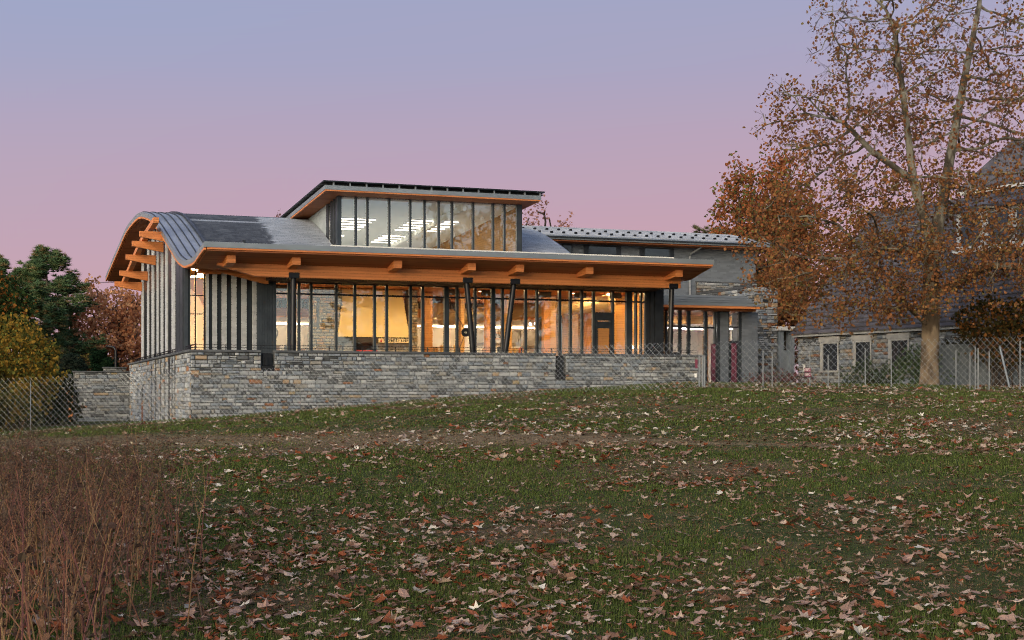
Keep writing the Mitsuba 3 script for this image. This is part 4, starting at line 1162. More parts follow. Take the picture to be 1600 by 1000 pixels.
LEAF = np.array([[0, 0, 0], [.42, .30, .10], [.30, .72, .06], [0, 1.0, -.08], [-.30, .72, .06], [-.42, .30, .10]])
LEAFT = np.array([[0, 1, 2], [0, 2, 3], [0, 3, 4], [0, 4, 5]])


def leaves(r, at, size, colors, weights, vary=0.25):
    n = len(at)
    a, b, c = rand_axes(r, n)
    s = size * r.uniform(0.65, 1.25, n)
    v = at[:, None] + s[:, None, None] * (LEAF[None, :, :1] * a[:, None] + LEAF[None, :, 1:2] * b[:, None] + LEAF[None, :, 2:] * c[:, None])
    f = (np.arange(n)[:, None, None] * len(LEAF) + LEAFT[None]).reshape(-1, 3)
    col = np.array(colors)[r.choice(len(colors), n, p=np.array(weights) / sum(weights))] * r.uniform(1 - vary, 1 + vary, (n, 1))
    return (v.reshape(-1, 3), f), np.repeat(np.clip(col, 0, 1), len(LEAF), 0)


def ellipsoid(r, n, c, rad, power=0.45):
    d = r.normal(0, 1, (n, 3))
    d /= np.linalg.norm(d, axis=1, keepdims=True)
    return np.array(c) + d * (r.random((n, 1)) ** power) * np.array(rad)


RUST = [(.34, .145, .06), (.25, .11, .055), (.36, .20, .075), (.21, .165, .06), (.13, .075, .042)]
# the big plane tree
r = np.random.default_rng(5)
att = np.vstack([ellipsoid(r, 900, (15.2, 47.5, 10.6), (5.6, 4.5, 7.0)), ellipsoid(r, 520, (10.7, 47, 4.8), (3.4, 3.0, 2.7)), ellipsoid(r, 240, (10.2, 47, 8.9), (2.3, 2.5, 1.9)),
                 ellipsoid(r, 260, (12.2, 47, 12.6), (2.6, 3, 3.0)), ellipsoid(r, 300, (18.2, 46.5, 5.6), (3.4, 3, 3.0)), ellipsoid(r, 160, (14, 45.5, 4.0), (3.5, 1.8, 1.8)), ellipsoid(r, 200, (20, 48, 10), (3, 4, 6))])
att = att[att[:, 2] > 1.9]
lin = lambda *p: np.vstack([np.linspace(a, b, 5)[(0 if i == 0 else 1):] for i, (a, b) in enumerate(zip(p[:-1], p[1:]))])
trunk = lin((14.04, 47.8, -0.1), (14.1, 47.8, 2.3), (14.12, 47.8, 4.3), (14.16, 47.8, 5.1))
b_ = [(trunk, -1)]
nt = len(trunk)
left = lin((13.85, 47.7, 5.9), (13.45, 47.6, 7.2), (13.15, 47.4, 9.3), (12.7, 47.2, 12.2))
b_.append((left, nt - 1))
n1 = nt + len(left)
right = lin((14.5, 47.9, 6.2), (14.75, 48, 7.6), (15.2, 48.1, 10.0), (15.9, 48.3, 13.2), (16.1, 48.3, 16.2))
b_.append((right, nt - 1))
n2 = n1 + len(right)
low = lin((13.85, 47.6, 2.35), (13.2, 47.4, 2.9), (12.95, 47.3, 3.4))
b_.append((low, 4))
n3 = n2 + len(low)
ll = lin((13.6, 47.5, 4.75), (12.4, 47.1, 4.85), (11.2, 46.8, 4.5))
b_.append((ll, 8))
n4 = n3 + len(ll)
ul = lin((13.1, 47.3, 7.3), (11.9, 46.9, 8.0), (10.9, 46.6, 8.9))
b_.append((ul, nt + 4))
n5 = n4 + len(ul)
rl_ = lin((14.7, 47.6, 3.6), (15.9, 47.2, 4.25), (17.4, 46.9, 4.2))
b_.append((rl_, 6))
pos, par = grow(7, att, b_, step=0.34, infl=2.4, kill=0.62)
rad, kids = radii(par, 0.011)
rad = rad * (0.30 / rad[0])
rad = np.maximum(rad * np.interp(pos[:, 2], [5.5, 9, 14], [1, 0.8, 0.66]), 0.008)
rad[:3] *= [1.5, 1.1, 1.0]
pt = thing('plane_tree', 'tall plane tree with mottled forked trunk and thin rust brown leaves right of the hall', 'tree')
main = np.zeros(len(par), bool)
main[:nt] = True
main[np.arange(len(par)) < n5 + len(rl_)] = True
add(pt + '__trunk', limbs(pos[:n5 + len(rl_)], par[:n5 + len(rl_)], rad[:n5 + len(rl_)], 12), 'bark', smooth=True)
sub = par.copy()
sub[:n5 + len(rl_)] = -1
add(pt + '__branches', limbs(pos, sub, rad, 5), 'bark', smooth=True, kind='stuff')
thin = np.nonzero(rad < 0.035)[0]
hts = pos[thin, 2]
keepp = np.clip(1.6 - hts * 0.06, 0.5, 1.0)
thin = thin[r.random(len(thin)) < keepp]
cl_ = pos[np.repeat(thin, 4)]
cl_ = cl_ + r.normal(0, 0.30, cl_.shape)
cl_ = cl_[r.random(len(cl_)) < np.clip(1.22 - 0.080 * cl_[:, 2], 0.2, 0.95)]
cl_ = cl_[meshkit.noise(cl_ * 1.1, 17) + 0.02 * cl_[:, 2] > 0.30]
src = np.repeat(cl_, 12, 0)
src = src + r.normal(0, 0.13, src.shape)
src = src[r.random(len(src)) < 0.85]
(lm, lc) = leaves(r, src, 0.108, RUST, [4, 3.2, 2, 1.2, 2])
add(pt + '__leaves', lm, 'leafy', kind='stuff', color=lc)
# twigs that carry the outermost leaves
tips = np.nonzero(kids == 0)[0]
tw_src = np.repeat(pos[tips], 5, 0)
tw_dst = tw_src + r.normal(0, 0.20, tw_src.shape) + np.repeat((pos[tips] - pos[par[tips]]) * 0.5, 5, 0)
tp = np.vstack([tw_src, tw_dst])
add(pt + '__twigs', limbs(tp, np.concatenate([np.full(len(tw_src), -1), np.arange(len(tw_src))]), np.full(len(tp), 0.0055), 3), 'bark_dark', kind='stuff')


def deciduous(name, label, seed, foot, height, width, colors, weights, leaf=0.2, per=10, natt=260, trunk_r=0.16, group=None, lift=0.35, spread=0.3, kill=None, bare=0.0):
    """A background tree: its own trunk, branches and leaves."""
    r = np.random.default_rng(seed)
    x, y = foot
    z = float(ground_h(x, y))
    cz = z + height * (lift + (1 - lift) / 2)
    a = np.vstack([ellipsoid(r, natt, (x, y, cz), (width, width, height * (1 - lift) / 2)), ellipsoid(r, natt // 3, (x + width * .35, y, cz - height * .12), (width * .7, width * .6, height * .22))])
    st = lin((x, y, z - 0.2), (x + r.uniform(-.2, .2), y, z + height * lift * .6), (x + r.uniform(-.3, .3), y, z + height * lift))
    k = kill or height / 16
    pos, par = grow(seed, a, [(st, -1)], step=height / 26, infl=height / 4, kill=k)
    rad, kids = radii(par, 0.014)
    rad = np.maximum(rad * trunk_r / rad[0], 0.012)
    t = thing(name, label, 'tree', group)
    nb = len(st)
    add(t + '__trunk', limbs(pos[:nb], par[:nb], rad[:nb], 8), 'bark_dark', smooth=True)
    s2 = par.copy()
    s2[:nb] = -1
    add(t + '__branches', limbs(pos, s2, rad, 4), 'bark_dark', kind='stuff')
    cl_ = pos[np.repeat(np.nonzero(rad < trunk_r * 0.3)[0], max(1, per // 3))]
    src = np.repeat(cl_ + r.normal(0, spread * 1.2, cl_.shape), 8, 0)
    if bare:
        src = src[meshkit.noise(src * 0.9, seed) > bare]
    if len(src):
        (m, c) = leaves(r, src + r.normal(0, spread * .55, src.shape), leaf, colors, weights)
        add(t + '__crown', m, 'leafy', kind='stuff', color=c)
    return t


ORANGE = [(.70, .34, .17), (.58, .27, .13), (.72, .42, .22), (.44, .22, .12)]
REDDISH = [(.42, .21, .16), (.34, .17, .13), (.26, .15, .12)]
deciduous('orange_tree', 'orange brown tree with bare twig ends left of the hall behind the low wall', 21, (-22.8, 80.0), 7.8, 2.7, ORANGE, [3, 3, 2, 2], leaf=0.2, per=9, natt=300, trunk_r=0.2, lift=0.28, spread=0.26)
deciduous('orange_tree', 'paler orange bush-like tree low between the pine and the hall', 22, (-24.4, 78), 4.0, 2.2, [(.62, .29, .15), (.52, .22, .10)], [1, 1], leaf=0.2, per=12, natt=160, trunk_r=0.12, lift=0.2)
deciduous('bare_tree', 'nearly bare grey tree close beside the left wall of the hall', 23, (-23.2, 90), 8.6, 2.4, REDDISH, [1, 1, 1], leaf=0.16, per=2, natt=260, trunk_r=0.16, bare=0.45)
deciduous('red_tree', 'reddish thin tree top showing behind the roof right of the clerestory', 24, (2.0, 92.0), 12.5, 2.0, REDDISH, [2, 1, 1], leaf=0.17, per=9, natt=300, trunk_r=0.2, lift=0.45, bare=0.3)
deciduous('red_tree', 'bare reddish tree top showing behind the roof left of the clerestory', 25, (-15.2, 92.0), 12.9, 2.0, REDDISH, [1, 2, 2], leaf=0.15, per=6, natt=300, trunk_r=0.2, lift=0.45, bare=0.2)
deciduous('rust_tree', 'rust red and green tree behind the far end of the slate wing', 26, (14.6, 82.0), 14.0, 3.4, [(.44, .15, .06), (.32, .13, .055), (.20, .18, .06), (.13, .15, .055)], [4, 3, 1.5, 1], leaf=0.2, per=24, natt=460, trunk_r=0.22, lift=0.3)
deciduous('rust_tree', 'darker rust tree between the slate wing and the old stone house', 27, (18.8, 74.0), 9.5, 3.2, [(.34, .14, .055), (.25, .105, .05), (.17, .12, .05)], [3, 3, 1], leaf=0.2, per=10, natt=320, trunk_r=0.2, lift=0.25)


def pine(name, label, seed, foot, height, width, low=0.2, col=((.10, .165, .08), (.15, .195, .085), (.28, .20, .095)), n=46, droop=0.0, wts=(5, 3, 1.6)):
    r = np.random.default_rng(seed)
    x, y = foot
    z = float(ground_h(x, y))
    t = thing(name, label, 'tree')
    tr = MB(None).tube([[x, y, z - .2], [x + .08, y, z + height * .5], [x - .05, y, z + height * .98]], [height * .022, height * .014, 0.03], 8)
    add(t + '__trunk', tr, 'bark_dark', smooth=50)
    br, cl = MB(None), []
    for i in range(n):
        f = low + (1 - low) * (i + r.random()) / n
        ang = r.uniform(0, 2 * np.pi)
        prof = math.sin(math.pi * min(1, (f - low) / (1 - low) * 0.78 + 0.2)) ** 0.8
        L = width * prof * r.uniform(0.65, 1.08)
        d = np.array([math.cos(ang), math.sin(ang), 0])
        p0 = np.array([x, y, z + height * f])
        up = L * (0.22 - droop) * r.uniform(0.4, 1.3)
        pts = [p0, p0 + d * L * .55 + [0, 0, up * .35], p0 + d * L + [0, 0, up]]
        br.tube(pts, [0.06, 0.04, 0.015], 4)
        for s in np.linspace(0.35, 1.02, 9):
            c = p0 + d * L * s + [0, 0, up * s * s]
            w = 0.30 * L * (1.15 - s)
            for _ in range(8):
                cl.append(c + d[[1, 0, 2]] * [-1, 1, 1] * r.uniform(-w, w) + [0, 0, r.normal(0.04, 0.13)] + r.normal(0, 0.10, 3))
    add(t + '__branches', br, 'bark_dark', kind='stuff')
    cl = np.array(cl)
    k = 26
    c = np.repeat(cl, k, 0)
    a, b, _ = rand_axes(r, len(c))
    a[:, 2] = np.abs(a[:, 2]) * 0.8
    ln = r.uniform(0.18, 0.34, (len(c), 1))
    v = np.stack([c - b * 0.026, c + b * 0.026, c + a * ln], 1).reshape(-1, 3)
    cc = np.array(col)[r.choice(len(col), len(cl), p=np.array(wts) / sum(wts))]
    cc = np.repeat(cc, k, 0) * r.uniform(0.7, 1.35, (len(c), 1))
    add(t + '__needles', (v, np.arange(len(v)).reshape(-1, 3)), 'blade', kind='stuff', color=np.repeat(cc, 3, 0))
    return t


pine('pine_tree', 'tall dark green pine with open lower trunk left of the hall', 31, (-24.9, 76.0), 8.9, 2.8, low=0.22, n=60)
pine('pine_tree', 'dark green pine partly cut by the left edge of the picture', 32, (-27.9, 77.0), 8.5, 2.3, low=0.2, n=50)
pine('spruce_tree', 'broad layered conifer behind the ridge of the slate wing', 33, (15.4, 92.0), 12.0, 4.4, low=0.55, n=40, droop=0.12, col=((.14, .15, .08), (.20, .17, .10), (.10, .12, .07)))
pine('cedar_shrub', 'small dark evergreen behind the low stone wall', 34, (-20.6, 71.0), 3.1, 1.25, low=0.05, n=34, col=((.012, .03, .016), (.02, .042, .02), (.01, .02, .012)))
pine('cedar_shrub', 'dim grey green evergreen between the pine trunk and the low wall', 35, (-22.3, 72.0), 3.0, 1.1, low=0.05, n=30, col=((.03, .045, .035), (.02, .035, .028), (.04, .045, .035)))


def bush(name, label, seed, c, rad, n, size, colors, weights, cat='bush'):
    r = np.random.default_rng(seed)
    t = thing(name, label, cat)
    z = float(ground_h(c[0], c[1]))
    st = MB(None)
    for _ in range(16):
        e = ellipsoid(r, 1, c, np.array(rad) * .8)[0]
        st.tube([[c[0] + r.normal(0, rad[0] * .2), c[1] + r.normal(0, rad[1] * .2), z - .1], (e + [c[0], c[1], z]) / 2 + r.normal(0, .1, 3), e], [0.035, 0.025, 0.008], 4)
    add(t + '__stems', st, 'bark_dark', kind='stuff')
    p = ellipsoid(r, n, c, rad, 0.33)
    q = (p - c) / np.max(rad)
    p = np.array(c) + (p - c) * (0.72 + 0.5 * meshkit.noise(q * 3.2 + 7, seed))[:, None]
    p = p[(meshkit.noise(p * 1.9, seed + 1) > 0.33) & (p[:, 2] > z)]
    (m, col) = leaves(r, p, size, colors, weights, 0.35)
    add(t + '__leaves', m, 'leafy', kind='stuff', color=col)
    return t


YEL = [(.34, .22, .04), (.40, .23, .045), (.18, .17, .04), (.10, .11, .03)]
bush('yellow_bush', 'big ochre yellow and olive bush behind the fence at the far left', 41, (-18.6, 52.0, 0.9), (2.2, 1.8, 2.1), 9000, 0.13, YEL, [3, 2.5, 3, 2])
bush('yellow_bush', 'smaller ochre bush tucked behind the big yellow bush at the far left', 42, (-20.4, 54.5, 0.1), (1.4, 1.3, 1.6), 4200, 0.12, YEL, [2.5, 2, 3, 3])
bush('green_bush', 'dark green and orange shrub tree above the yellow bush at the left edge', 43, (-25.6, 70.0, 4.0), (2.2, 1.6, 2.1), 5200, 0.17, [(.03, .055, .02), (.05, .075, .022), (.30, .12, .03)], [4, 3, 2])
bush('dark_hedge', 'dark hedge behind the yellow bush', 44, (-21.0, 58.0, -0.3), (4.6, 1.2, 1.6), 7000, 0.16, [(.03, .035, .015), (.05, .045, .02), (.02, .026, .012)], [3, 2, 2], 'hedge')
bush('dark_hedge', 'low dark hedge line behind the low stone wall', 45, (-23.0, 88.0, 0.4), (6.5, 1.2, 2.4), 6000, 0.22, [(.025, .03, .018), (.04, .035, .025)], [1, 1], 'hedge')
bush('dark_hedge', 'low olive brown thicket right behind the left end of the fence', 52, (-19.1, 46.6, -0.6), (3.1, 1.0, 1.35), 9000, 0.12, [(.06, .055, .02), (.10, .08, .025), (.04, .045, .018), (.16, .11, .03)], [3, 2, 3, 1], 'hedge')
bush('small_birch', 'small yellow leaved sapling with pale stems behind the low wall', 46, (-22.1, 73.0, 1.3), (0.8, 0.5, 0.8), 500, 0.13, [(.26, .19, .05), (.16, .13, .04)], [1, 1], 'sapling')
bush('green_bush', 'green leafy shrub behind the fence beside the plane tree trunk', 47, (14.9, 50.2, 0.85), (1.6, 0.8, 1.0), 2600, 0.10, [(.06, .10, .035), (.09, .13, .05), (.12, .14, .05)], [3, 2, 1])
bush('green_bush', 'pale green shrub behind the fence left of the plane tree trunk', 48, (13.0, 51.5, 0.6), (1.1, 0.7, 0.75), 1500, 0.09, [(.08, .10, .05), (.06, .09, .04)], [1, 1])
bush('olive_bush', 'dark olive and orange bush overhanging at the right edge before the old house', 49, (17.0, 49.0, 2.2), (1.9, 1.3, 1.3), 4200, 0.13, [(.05, .045, .018), (.09, .06, .02), (.24, .10, .03)], [3, 2, 2])
bush('heather_bed', 'low pinkish brown shrub bed at the foot of the old house', 50, (9.6, 50.5, 0.35), (1.5, 0.6, 0.5), 1800, 0.07, [(.16, .09, .08), (.20, .07, .08), (.10, .09, .05)], [2, 1, 1])
deciduous('rust_tree', 'low rust coloured tree filling the gap beside the stone end wall', 28, (13.6, 71.0), 6.3, 1.9, [(.34, .14, .055), (.25, .105, .05), (.17, .12, .05)], [3, 3, 1], leaf=0.17, per=14, natt=220, trunk_r=0.14, lift=0.12)
bush('dark_hedge', 'dark hedge behind the fence at the right edge', 51, (18.6, 53.0, 1.3), (3.4, 0.8, 1.0), 4200, 0.13, [(.03, .03, .018), (.05, .045, .025)], [1, 1], 'hedge')
# the trees across the lawn that the glazing mirrors
deciduous('lawn_tree', 'leafy rust tree across the lawn behind the viewer', 61, (24.0, 24.0), 17, 5.6, RUST, [3, 2, 1, 1, 1], leaf=0.26, per=7, natt=420, trunk_r=0.3, lift=0.22)
deciduous('lawn_tree', 'orange tree farther across the lawn behind the viewer', 62, (31.0, 4.0), 13, 5, ORANGE, [1, 1, 1, 1], leaf=0.3, per=7, natt=300, trunk_r=0.3, lift=0.2)
for i, (x, y, hgt) in enumerate(((48, -30, 15), (58, -14, 12), (36, -52, 16), (66, -44, 15))):
    pine('lawn_conifer', ['first', 'second', 'third', 'fourth'][i] + ' dark conifer of the far row behind the viewer', 70 + i, (x, y), hgt, 3.4, low=0.08, n=40)
t = thing('overhead_wire', 'thin dark overhead wire crossing the sky left of the roof', 'wire')
add(t + '__wire', MB(None).tube([[-70 + 12 * k, 130, 10.4 - 0.25 * math.sin(math.pi * k / 5)] for k in range(6)], 0.025, 4), 'black_steel')

# ------------------------------------------------------------------ fallen leaves
def lobed_leaf(r, size):
    """A dry five-lobed leaf, unevenly shrunk, rolled about one axis and creased along its midrib."""
    lob = [(0, -.50), (.15, -.30), (.40, -.26), (.29, .02), (.50, .22), (.25, .30), (.0, .58), (-.25, .30), (-.50, .22), (-.29, .02), (-.40, -.26), (-.15, -.30)]
    p = np.array(lob) * r.uniform(0.65, 1.2, (12, 1)) + r.normal(0, 0.035, (12, 2))
    p = p * [r.uniform(0.45, 1.0), 1.0]
    x, y = np.append(p[:, 0], r.normal(0, .04)), np.append(p[:, 1], r.normal(0, .08))
    g, k = r.uniform(0, np.pi), r.uniform(0.3, 3.2) * (1 if r.random() < 0.75 else -0.5)
    q, w = x * math.cos(g) + y * math.sin(g), -x * math.sin(g) + y * math.cos(g)
    qq, z = np.sin(q * k) / k, (1 - np.cos(q * k)) / abs(k) * np.sign(k)
    x, y = qq * math.cos(g) - w * math.sin(g), qq * math.sin(g) + w * math.cos(g)
    z = z + r.uniform(-0.1, 0.5) * np.abs(x) + r.normal(0, 0.04, 13)
    v = np.stack([x, y, z - z.min() * 0.5], -1) * size
    f = np.array([[12, i, (i + 1) % 12] for i in range(12)])
    return v, f


def turn(r, v, tilt):
    a, b, g = r.uniform(0, 2 * np.pi), r.normal(0, tilt), r.normal(0, tilt)
    ca, sa, cb, sb, cg, sg_ = math.cos(a), math.sin(a), math.cos(b), math.sin(b), math.cos(g), math.sin(g)
    R = np.array([[ca, -sa, 0], [sa, ca, 0], [0, 0, 1]]) @ np.array([[1, 0, 0], [0, cb, -sb], [0, sb, cb]]) @ np.array([[cg, 0, sg_], [0, 1, 0], [-sg_, 0, cg]])
    return v @ R.T


r = np.random.default_rng(77)
LEAFCOL = {'tan': (.43, .32, .25), 'pink': (.33, .21, .165), 'rust': (.25, .08, .04), 'brown': (.17, .095, .065), 'cream': (.56, .50, .42)}
LW = [.25, .31, .19, .22, .03]
for k_, c_ in LEAFCOL.items():
    def leaf_fn(c):
        def fn(p, n, uv):
            return mi.Color3f(*c) * (0.6 + 0.7 * fbm(p.x * 18, p.y * 18, p.z * 18, 3))
        return fn
    mat('leaf_' + k_, leaf_fn(c_), 0.75, spec=0.25)
names = list(LEAFCOL)
LL = {'tan': 'curled pale tan fallen leaf on the grass in the foreground', 'pink': 'dull pinkish brown fallen leaf on the grass in the foreground', 'rust': 'rust red fallen leaf on the grass in the foreground',
      'brown': 'dark brown fallen leaf on the grass in the foreground', 'cream': 'pale cream fallen leaf turned underside up on the grass in the foreground'}
pts = []
for y0, y1, dens in ((8.6, 13, 125), (13, 20, 88), (20, 30, 44), (30, 48, 24)):
    n = int((y1 ** 2 - y0 ** 2) * 0.39 * dens)
    y = np.sqrt(r.uniform(y0 ** 2, y1 ** 2, n))
    x = y * r.uniform(-0.39, 0.39, n)
    pts.append(np.stack([x, y], -1))
pts = np.vstack(pts)
clump = meshkit.fbm(np.stack([pts[:, 0] * 0.5, pts[:, 1] * 0.4, 0 * pts[:, 0]], -1), 3, 9)
keep = r.random(len(pts)) < np.clip((clump - 0.28) * 2.5, 0.10, 1) * np.where(pts[:, 1] > 30, np.clip(0.65 + pts[:, 0] * 0.04, 0.25, 1.1), 1)
keep &= r.random(len(pts)) > 0.75 * path_band(pts[:, 0], pts[:, 1]) * (pts[:, 0] < 4)
extra_y = np.sqrt(r.uniform(8.4 ** 2, 15.5 ** 2, 900))
extra = np.stack([r.uniform(-0.40, -0.17, 900) * extra_y, extra_y], -1)
pts = np.vstack([pts[keep], extra])
loc = np.stack([(pts[:, 0] - OX) * CA + (pts[:, 1] - OY) * SA, -(pts[:, 0] - OX) * SA + (pts[:, 1] - OY) * CA], -1)
pts = pts[~((loc[:, 1] > -0.25) & (loc[:, 0] > -0.2))]
pts = pts[np.argsort(pts[:, 1])]
inframe = np.abs(pts[:, 0] / pts[:, 1]) < 0.355
single = np.zeros(len(pts), bool)
ii = np.nonzero(inframe & (pts[:, 1] > 9.5) & (pts[:, 0] / pts[:, 1] > -0.2))[0][:300]
single[ii] = True
zz = ground_h(pts[:, 0], pts[:, 1])
bulk_v, bulk_f, bulk_c, nn = [], [], [], 0
for i, (x, y) in enumerate(pts):
    s = (0.04 + 0.115 * r.random() ** 1.8) * (1.0 if y < 22 else 1.25)
    v, f = lobed_leaf(r, s)
    v = turn(r, v, 0.22)
    v = v + [x, y, zz[i] + r.uniform(0.022, 0.055) - np.percentile(v[:, 2], 35)]
    c = r.choice(5, p=LW if y < 24 else [.36, .16, .16, .10, .22])
    if y < 15.5 and x / y < -0.17:
        c = r.choice(5, p=[.12, .33, .25, .27, .03])
    if single[i]:
        add('fallen_leaf', (v, f), 'leaf_' + names[c], LL[names[c]], 'leaf', 'fallen leaves on the lawn')
    else:
        bulk_v.append(v)
        bulk_f.append(f + nn)
        nn += len(v)
        bulk_c.append(np.repeat(np.array([LEAFCOL[names[c]]]) * r.uniform(0.65, 1.25), len(v), 0))
add('leaf_litter', (np.vstack(bulk_v), np.vstack(bulk_f)), 'blade', 'countless small fallen leaves scattered over the whole lawn', 'leaves', kind='stuff', color=np.clip(np.vstack(bulk_c), 0, 1))

# ------------------------------------------------------------------ grass
def blades(r, y0, y1, dens, hgt, width):
    n = int(((y1 ** 2 - y0 ** 2) * 0.40 + 2.6 * (y1 - y0)) * dens)
    y = np.sqrt(r.uniform(y0 ** 2, y1 ** 2, n))
    x = (y * 0.40 + 1.3) * r.uniform(-1, 1, n)
    lo = np.stack([(x - OX) * CA + (y - OY) * SA, -(x - OX) * SA + (y - OY) * CA], -1)
    ok = ~((lo[:, 1] > -0.12) & (lo[:, 0] > -0.1))
    pa = path_band(x, y)
    tuft = meshkit.fbm(np.stack([x * 0.55, y * 0.55, 0 * x], -1), 3, 21)
    ok &= r.random(n) > pa * 0.75
    ok &= r.random(n) < np.clip(0.40 + (tuft - 0.3) * 2.4, 0.34, 1)
    x, y, pa, tuft = x[ok], y[ok], pa[ok], tuft[ok]
    n = len(x)
    z = ground_h(x, y)
    h = hgt * r.uniform(0.5, 1.25, n) * np.clip(0.7 + (tuft - 0.4) * 1.6, 0.5, 1.5) * (1 - 0.5 * pa)
    g = r.uniform(0, 2 * np.pi, n)
    lean = r.uniform(0.15, 1.0, n)
    d = np.stack([np.cos(g), np.sin(g), 0 * g], -1)
    sd = np.stack([-np.sin(g), np.cos(g), 0 * g], -1) * (width * r.uniform(0.6, 1.3, n))[:, None]
    b = np.stack([x, y, z - 0.01], -1)
    m = b + d * (h * lean * 0.35)[:, None] + np.array([0, 0, 1]) * (h * 0.62)[:, None]
    tt = b + d * (h * lean)[:, None] + np.array([0, 0, 1]) * (h * (1.05 - 0.35 * lean))[:, None]
    v = np.stack([b - sd, b + sd, m + sd * .8, m - sd * .8, tt], 1).reshape(-1, 3)
    f = (np.arange(n)[:, None, None] * 5 + np.array([[0, 1, 2], [0, 2, 3], [3, 2, 4]])[None]).reshape(-1, 3)
    dry = r.random(n) < np.clip(0.16 + 0.9 * pa + (0.46 - tuft) * 2.0, 0.05, 0.85)
    green = np.array([[.046, .076, .019]]) * (1 - tuft[:, None]) * 1.3 + np.array([[.10, .122, .036]]) * tuft[:, None]
    col = np.where(dry[:, None], np.array([[.20, .135, .075]]), green) * r.uniform(0.6, 1.4, (n, 1))
    return v, f, np.repeat(np.clip(col, 0, 1), 5, 0)


r = np.random.default_rng(123)
gv, gf, gc, nn = [], [], [], 0
for a in ((8.4, 12, 3600, 0.056, 0.0028), (12, 17, 1900, 0.056, 0.0038), (17, 25, 820, 0.058, 0.0058), (25, 36, 340, 0.065, 0.009), (36, 53, 170, 0.075, 0.013)):
    v, f, c = blades(r, *a)
    gv.append(v)
    gf.append(f + nn)
    gc.append(c)
    nn += len(v)
for y0, y1, dens, ln in ((8.4, 13, 300, .045), (13, 20, 130, .06), (20, 32, 45, .09), (32, 48, 18, .12)):
    # dead thatch and crumbled leaf lying flat between the blades
    n = int(((y1 ** 2 - y0 ** 2) * 0.40 + 2.6 * (y1 - y0)) * dens)
    y = np.sqrt(r.uniform(y0 ** 2, y1 ** 2, n))
    x = (y * 0.40 + 1.3) * r.uniform(-1, 1, n)
    lo = np.stack([(x - OX) * CA + (y - OY) * SA, -(x - OX) * SA + (y - OY) * CA], -1)
    ok = ~((lo[:, 1] > -0.12) & (lo[:, 0] > -0.1))
    x, y = x[ok], y[ok]
    n = len(x)
    c = np.stack([x, y, ground_h(x, y) + r.uniform(0.006, 0.03, n)], -1)
    g = r.uniform(0, 2 * np.pi, n)
    l_ = ln * r.uniform(0.4, 1.2, (n, 1))
    d = np.stack([np.cos(g), np.sin(g), r.normal(0, .25, n)], -1) * l_
    sd = np.stack([-np.sin(g), np.cos(g), r.normal(0, .3, n)], -1) * l_ * r.uniform(0.06, 0.35, (n, 1))
    v = np.stack([c - d * .5 - sd, c - d * .4 + sd, c + d * .6], 1).reshape(-1, 3)
    col = np.array([(.16, .10, .06), (.22, .15, .09), (.11, .07, .045), (.20, .085, .045), (.28, .20, .13)])[r.choice(5, n, p=[.3, .25, .25, .12, .08])] * r.uniform(.7, 1.3, (n, 1))
    gv.append(v)
    gf.append(np.arange(len(v)).reshape(-1, 3) + nn)
    gc.append(np.repeat(np.clip(col, 0, 1), 3, 0))
    nn += len(v)
add('lawn_grass', (np.vstack(gv), np.vstack(gf)), 'blade', 'short autumn grass blades covering the lawn', 'grass', kind='stuff', color=np.vstack(gc))

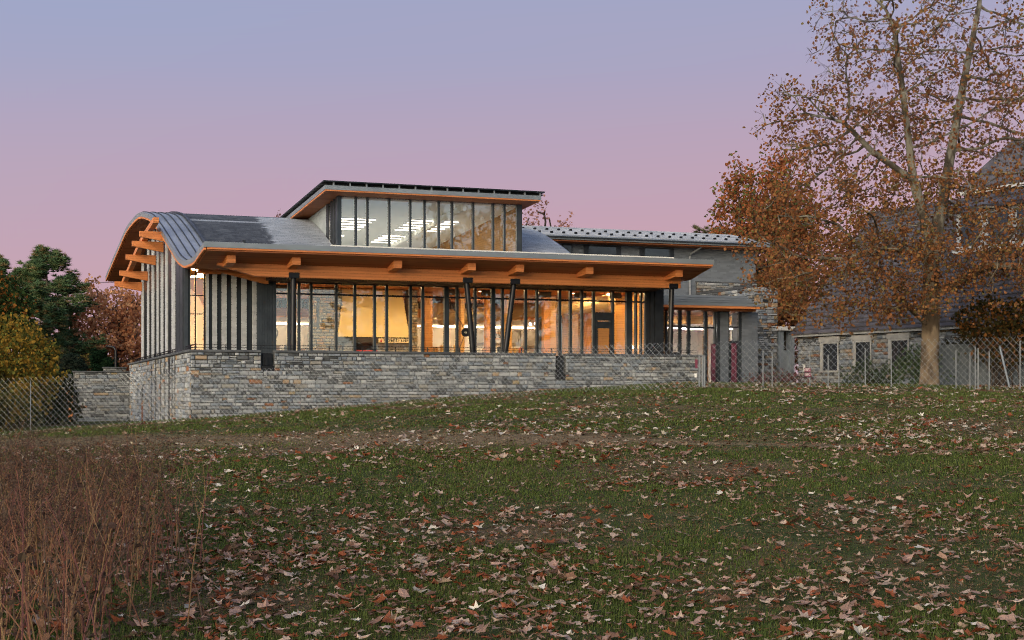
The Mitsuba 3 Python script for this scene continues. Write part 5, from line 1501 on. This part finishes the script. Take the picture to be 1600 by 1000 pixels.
# ------------------------------------------------------------------ dry weeds in the left foreground
r = np.random.default_rng(314)
WEEDS = []
while len(WEEDS) < 40:
    y = r.uniform(7.6, 15.2)
    k = r.uniform(-0.40, -0.245)
    if k > -0.275 and y < 9.8:
        continue
    WEEDS.append((k * y, y))
WCOL = [(.21, .095, .065), (.24, .12, .075), (.28, .17, .09), (.13, .085, .065), (.17, .075, .07)]
for x0, y0 in WEEDS:
    t = thing('dry_weed', 'clump of dead red brown weed stems with dark feathery seed heads in the left foreground', 'weed', 'dead weeds in the left foreground')
    sv, sf, sc, hv, hf, hc = [], [], [], [], [], []
    ns = nh = 0
    for _ in range(r.integers(9, 15)):
        x, y = x0 + r.normal(0, 0.26), y0 + r.normal(0, 0.3)
        z = float(ground_h(x, y))
        hgt = r.uniform(0.72, 1.08) * (0.62 if r.random() < 0.2 else 1)
        lean = r.normal(0, 0.22, 2)
        tops = []
        p = np.array([[x, y, z - .03], [x + lean[0] * .25, y + lean[1] * .25, z + hgt * .4], [x + lean[0] * .6, y + lean[1] * .6, z + hgt * .75], [x + lean[0], y + lean[1], z + hgt]])
        m = MB(None).tube(p, [0.0048, 0.0042, 0.0032, 0.0016], 4)
        v, f = m.arr()
        sv.append(v)
        sf.append(f + ns)
        ns += len(v)
        col = np.array(WCOL[r.integers(5)]) * r.uniform(0.7, 1.3)
        sc.append(np.repeat(col[None], len(v), 0))
        tops.append((p[3], 1.0))
        for _b in range(r.integers(1, 4)):
            q = r.uniform(0.72, 0.95)
            s = p[0] + (p[3] - p[0]) * q
            e = s + [r.normal(0, .09), r.normal(0, .09), r.uniform(.08, .25)]
            v, f = MB(None).tube([s, e], [0.002, 0.0012], 3).arr()
            sv.append(v)
            sf.append(f + ns)
            ns += len(v)
            sc.append(np.repeat(col[None], len(v), 0))
            tops.append((e, 0.6))
        for tp, sz in tops:
            n = int(36 * sz)
            c = tp + r.normal(0, 1, (n, 3)) * np.array([0.045, 0.045, 0.07]) * sz
            a, b, _ = rand_axes(r, n)
            ln = r.uniform(0.012, 0.05, (n, 1))
            v = np.stack([c - b * 0.0022, c + b * 0.0022, c + a * ln], 1).reshape(-1, 3)
            hv.append(v)
            hf.append(np.arange(len(v)).reshape(-1, 3) + nh)
            nh += len(v)
            hcol = np.array([[.075, .045, .034], [.05, .034, .028], [.12, .08, .06]])[r.integers(3)]
            hc.append(np.repeat(hcol[None], len(v), 0) * r.uniform(0.8, 1.2))
        # withered leaves along the stem
        n = 3
        c = p[0] + (p[3] - p[0]) * r.uniform(0.15, 0.9, (n, 1)) + r.normal(0, 0.012, (n, 3))
        (lm, lc) = leaves(r, c, 0.05, [(.10, .06, .045), (.16, .09, .06), (.07, .05, .035)], [1, 1, 1])
        hv.append(lm[0])
        hf.append(lm[1] + nh)
        nh += len(lm[0])
        hc.append(lc)
    add(t + '__stems', (np.vstack(sv), np.vstack(sf)), 'blade', kind='stuff', color=np.clip(np.vstack(sc), 0, 1))
    add(t + '__seed_heads', (np.vstack(hv), np.vstack(hf)), 'blade', kind='stuff', color=np.clip(np.vstack(hc), 0, 1))
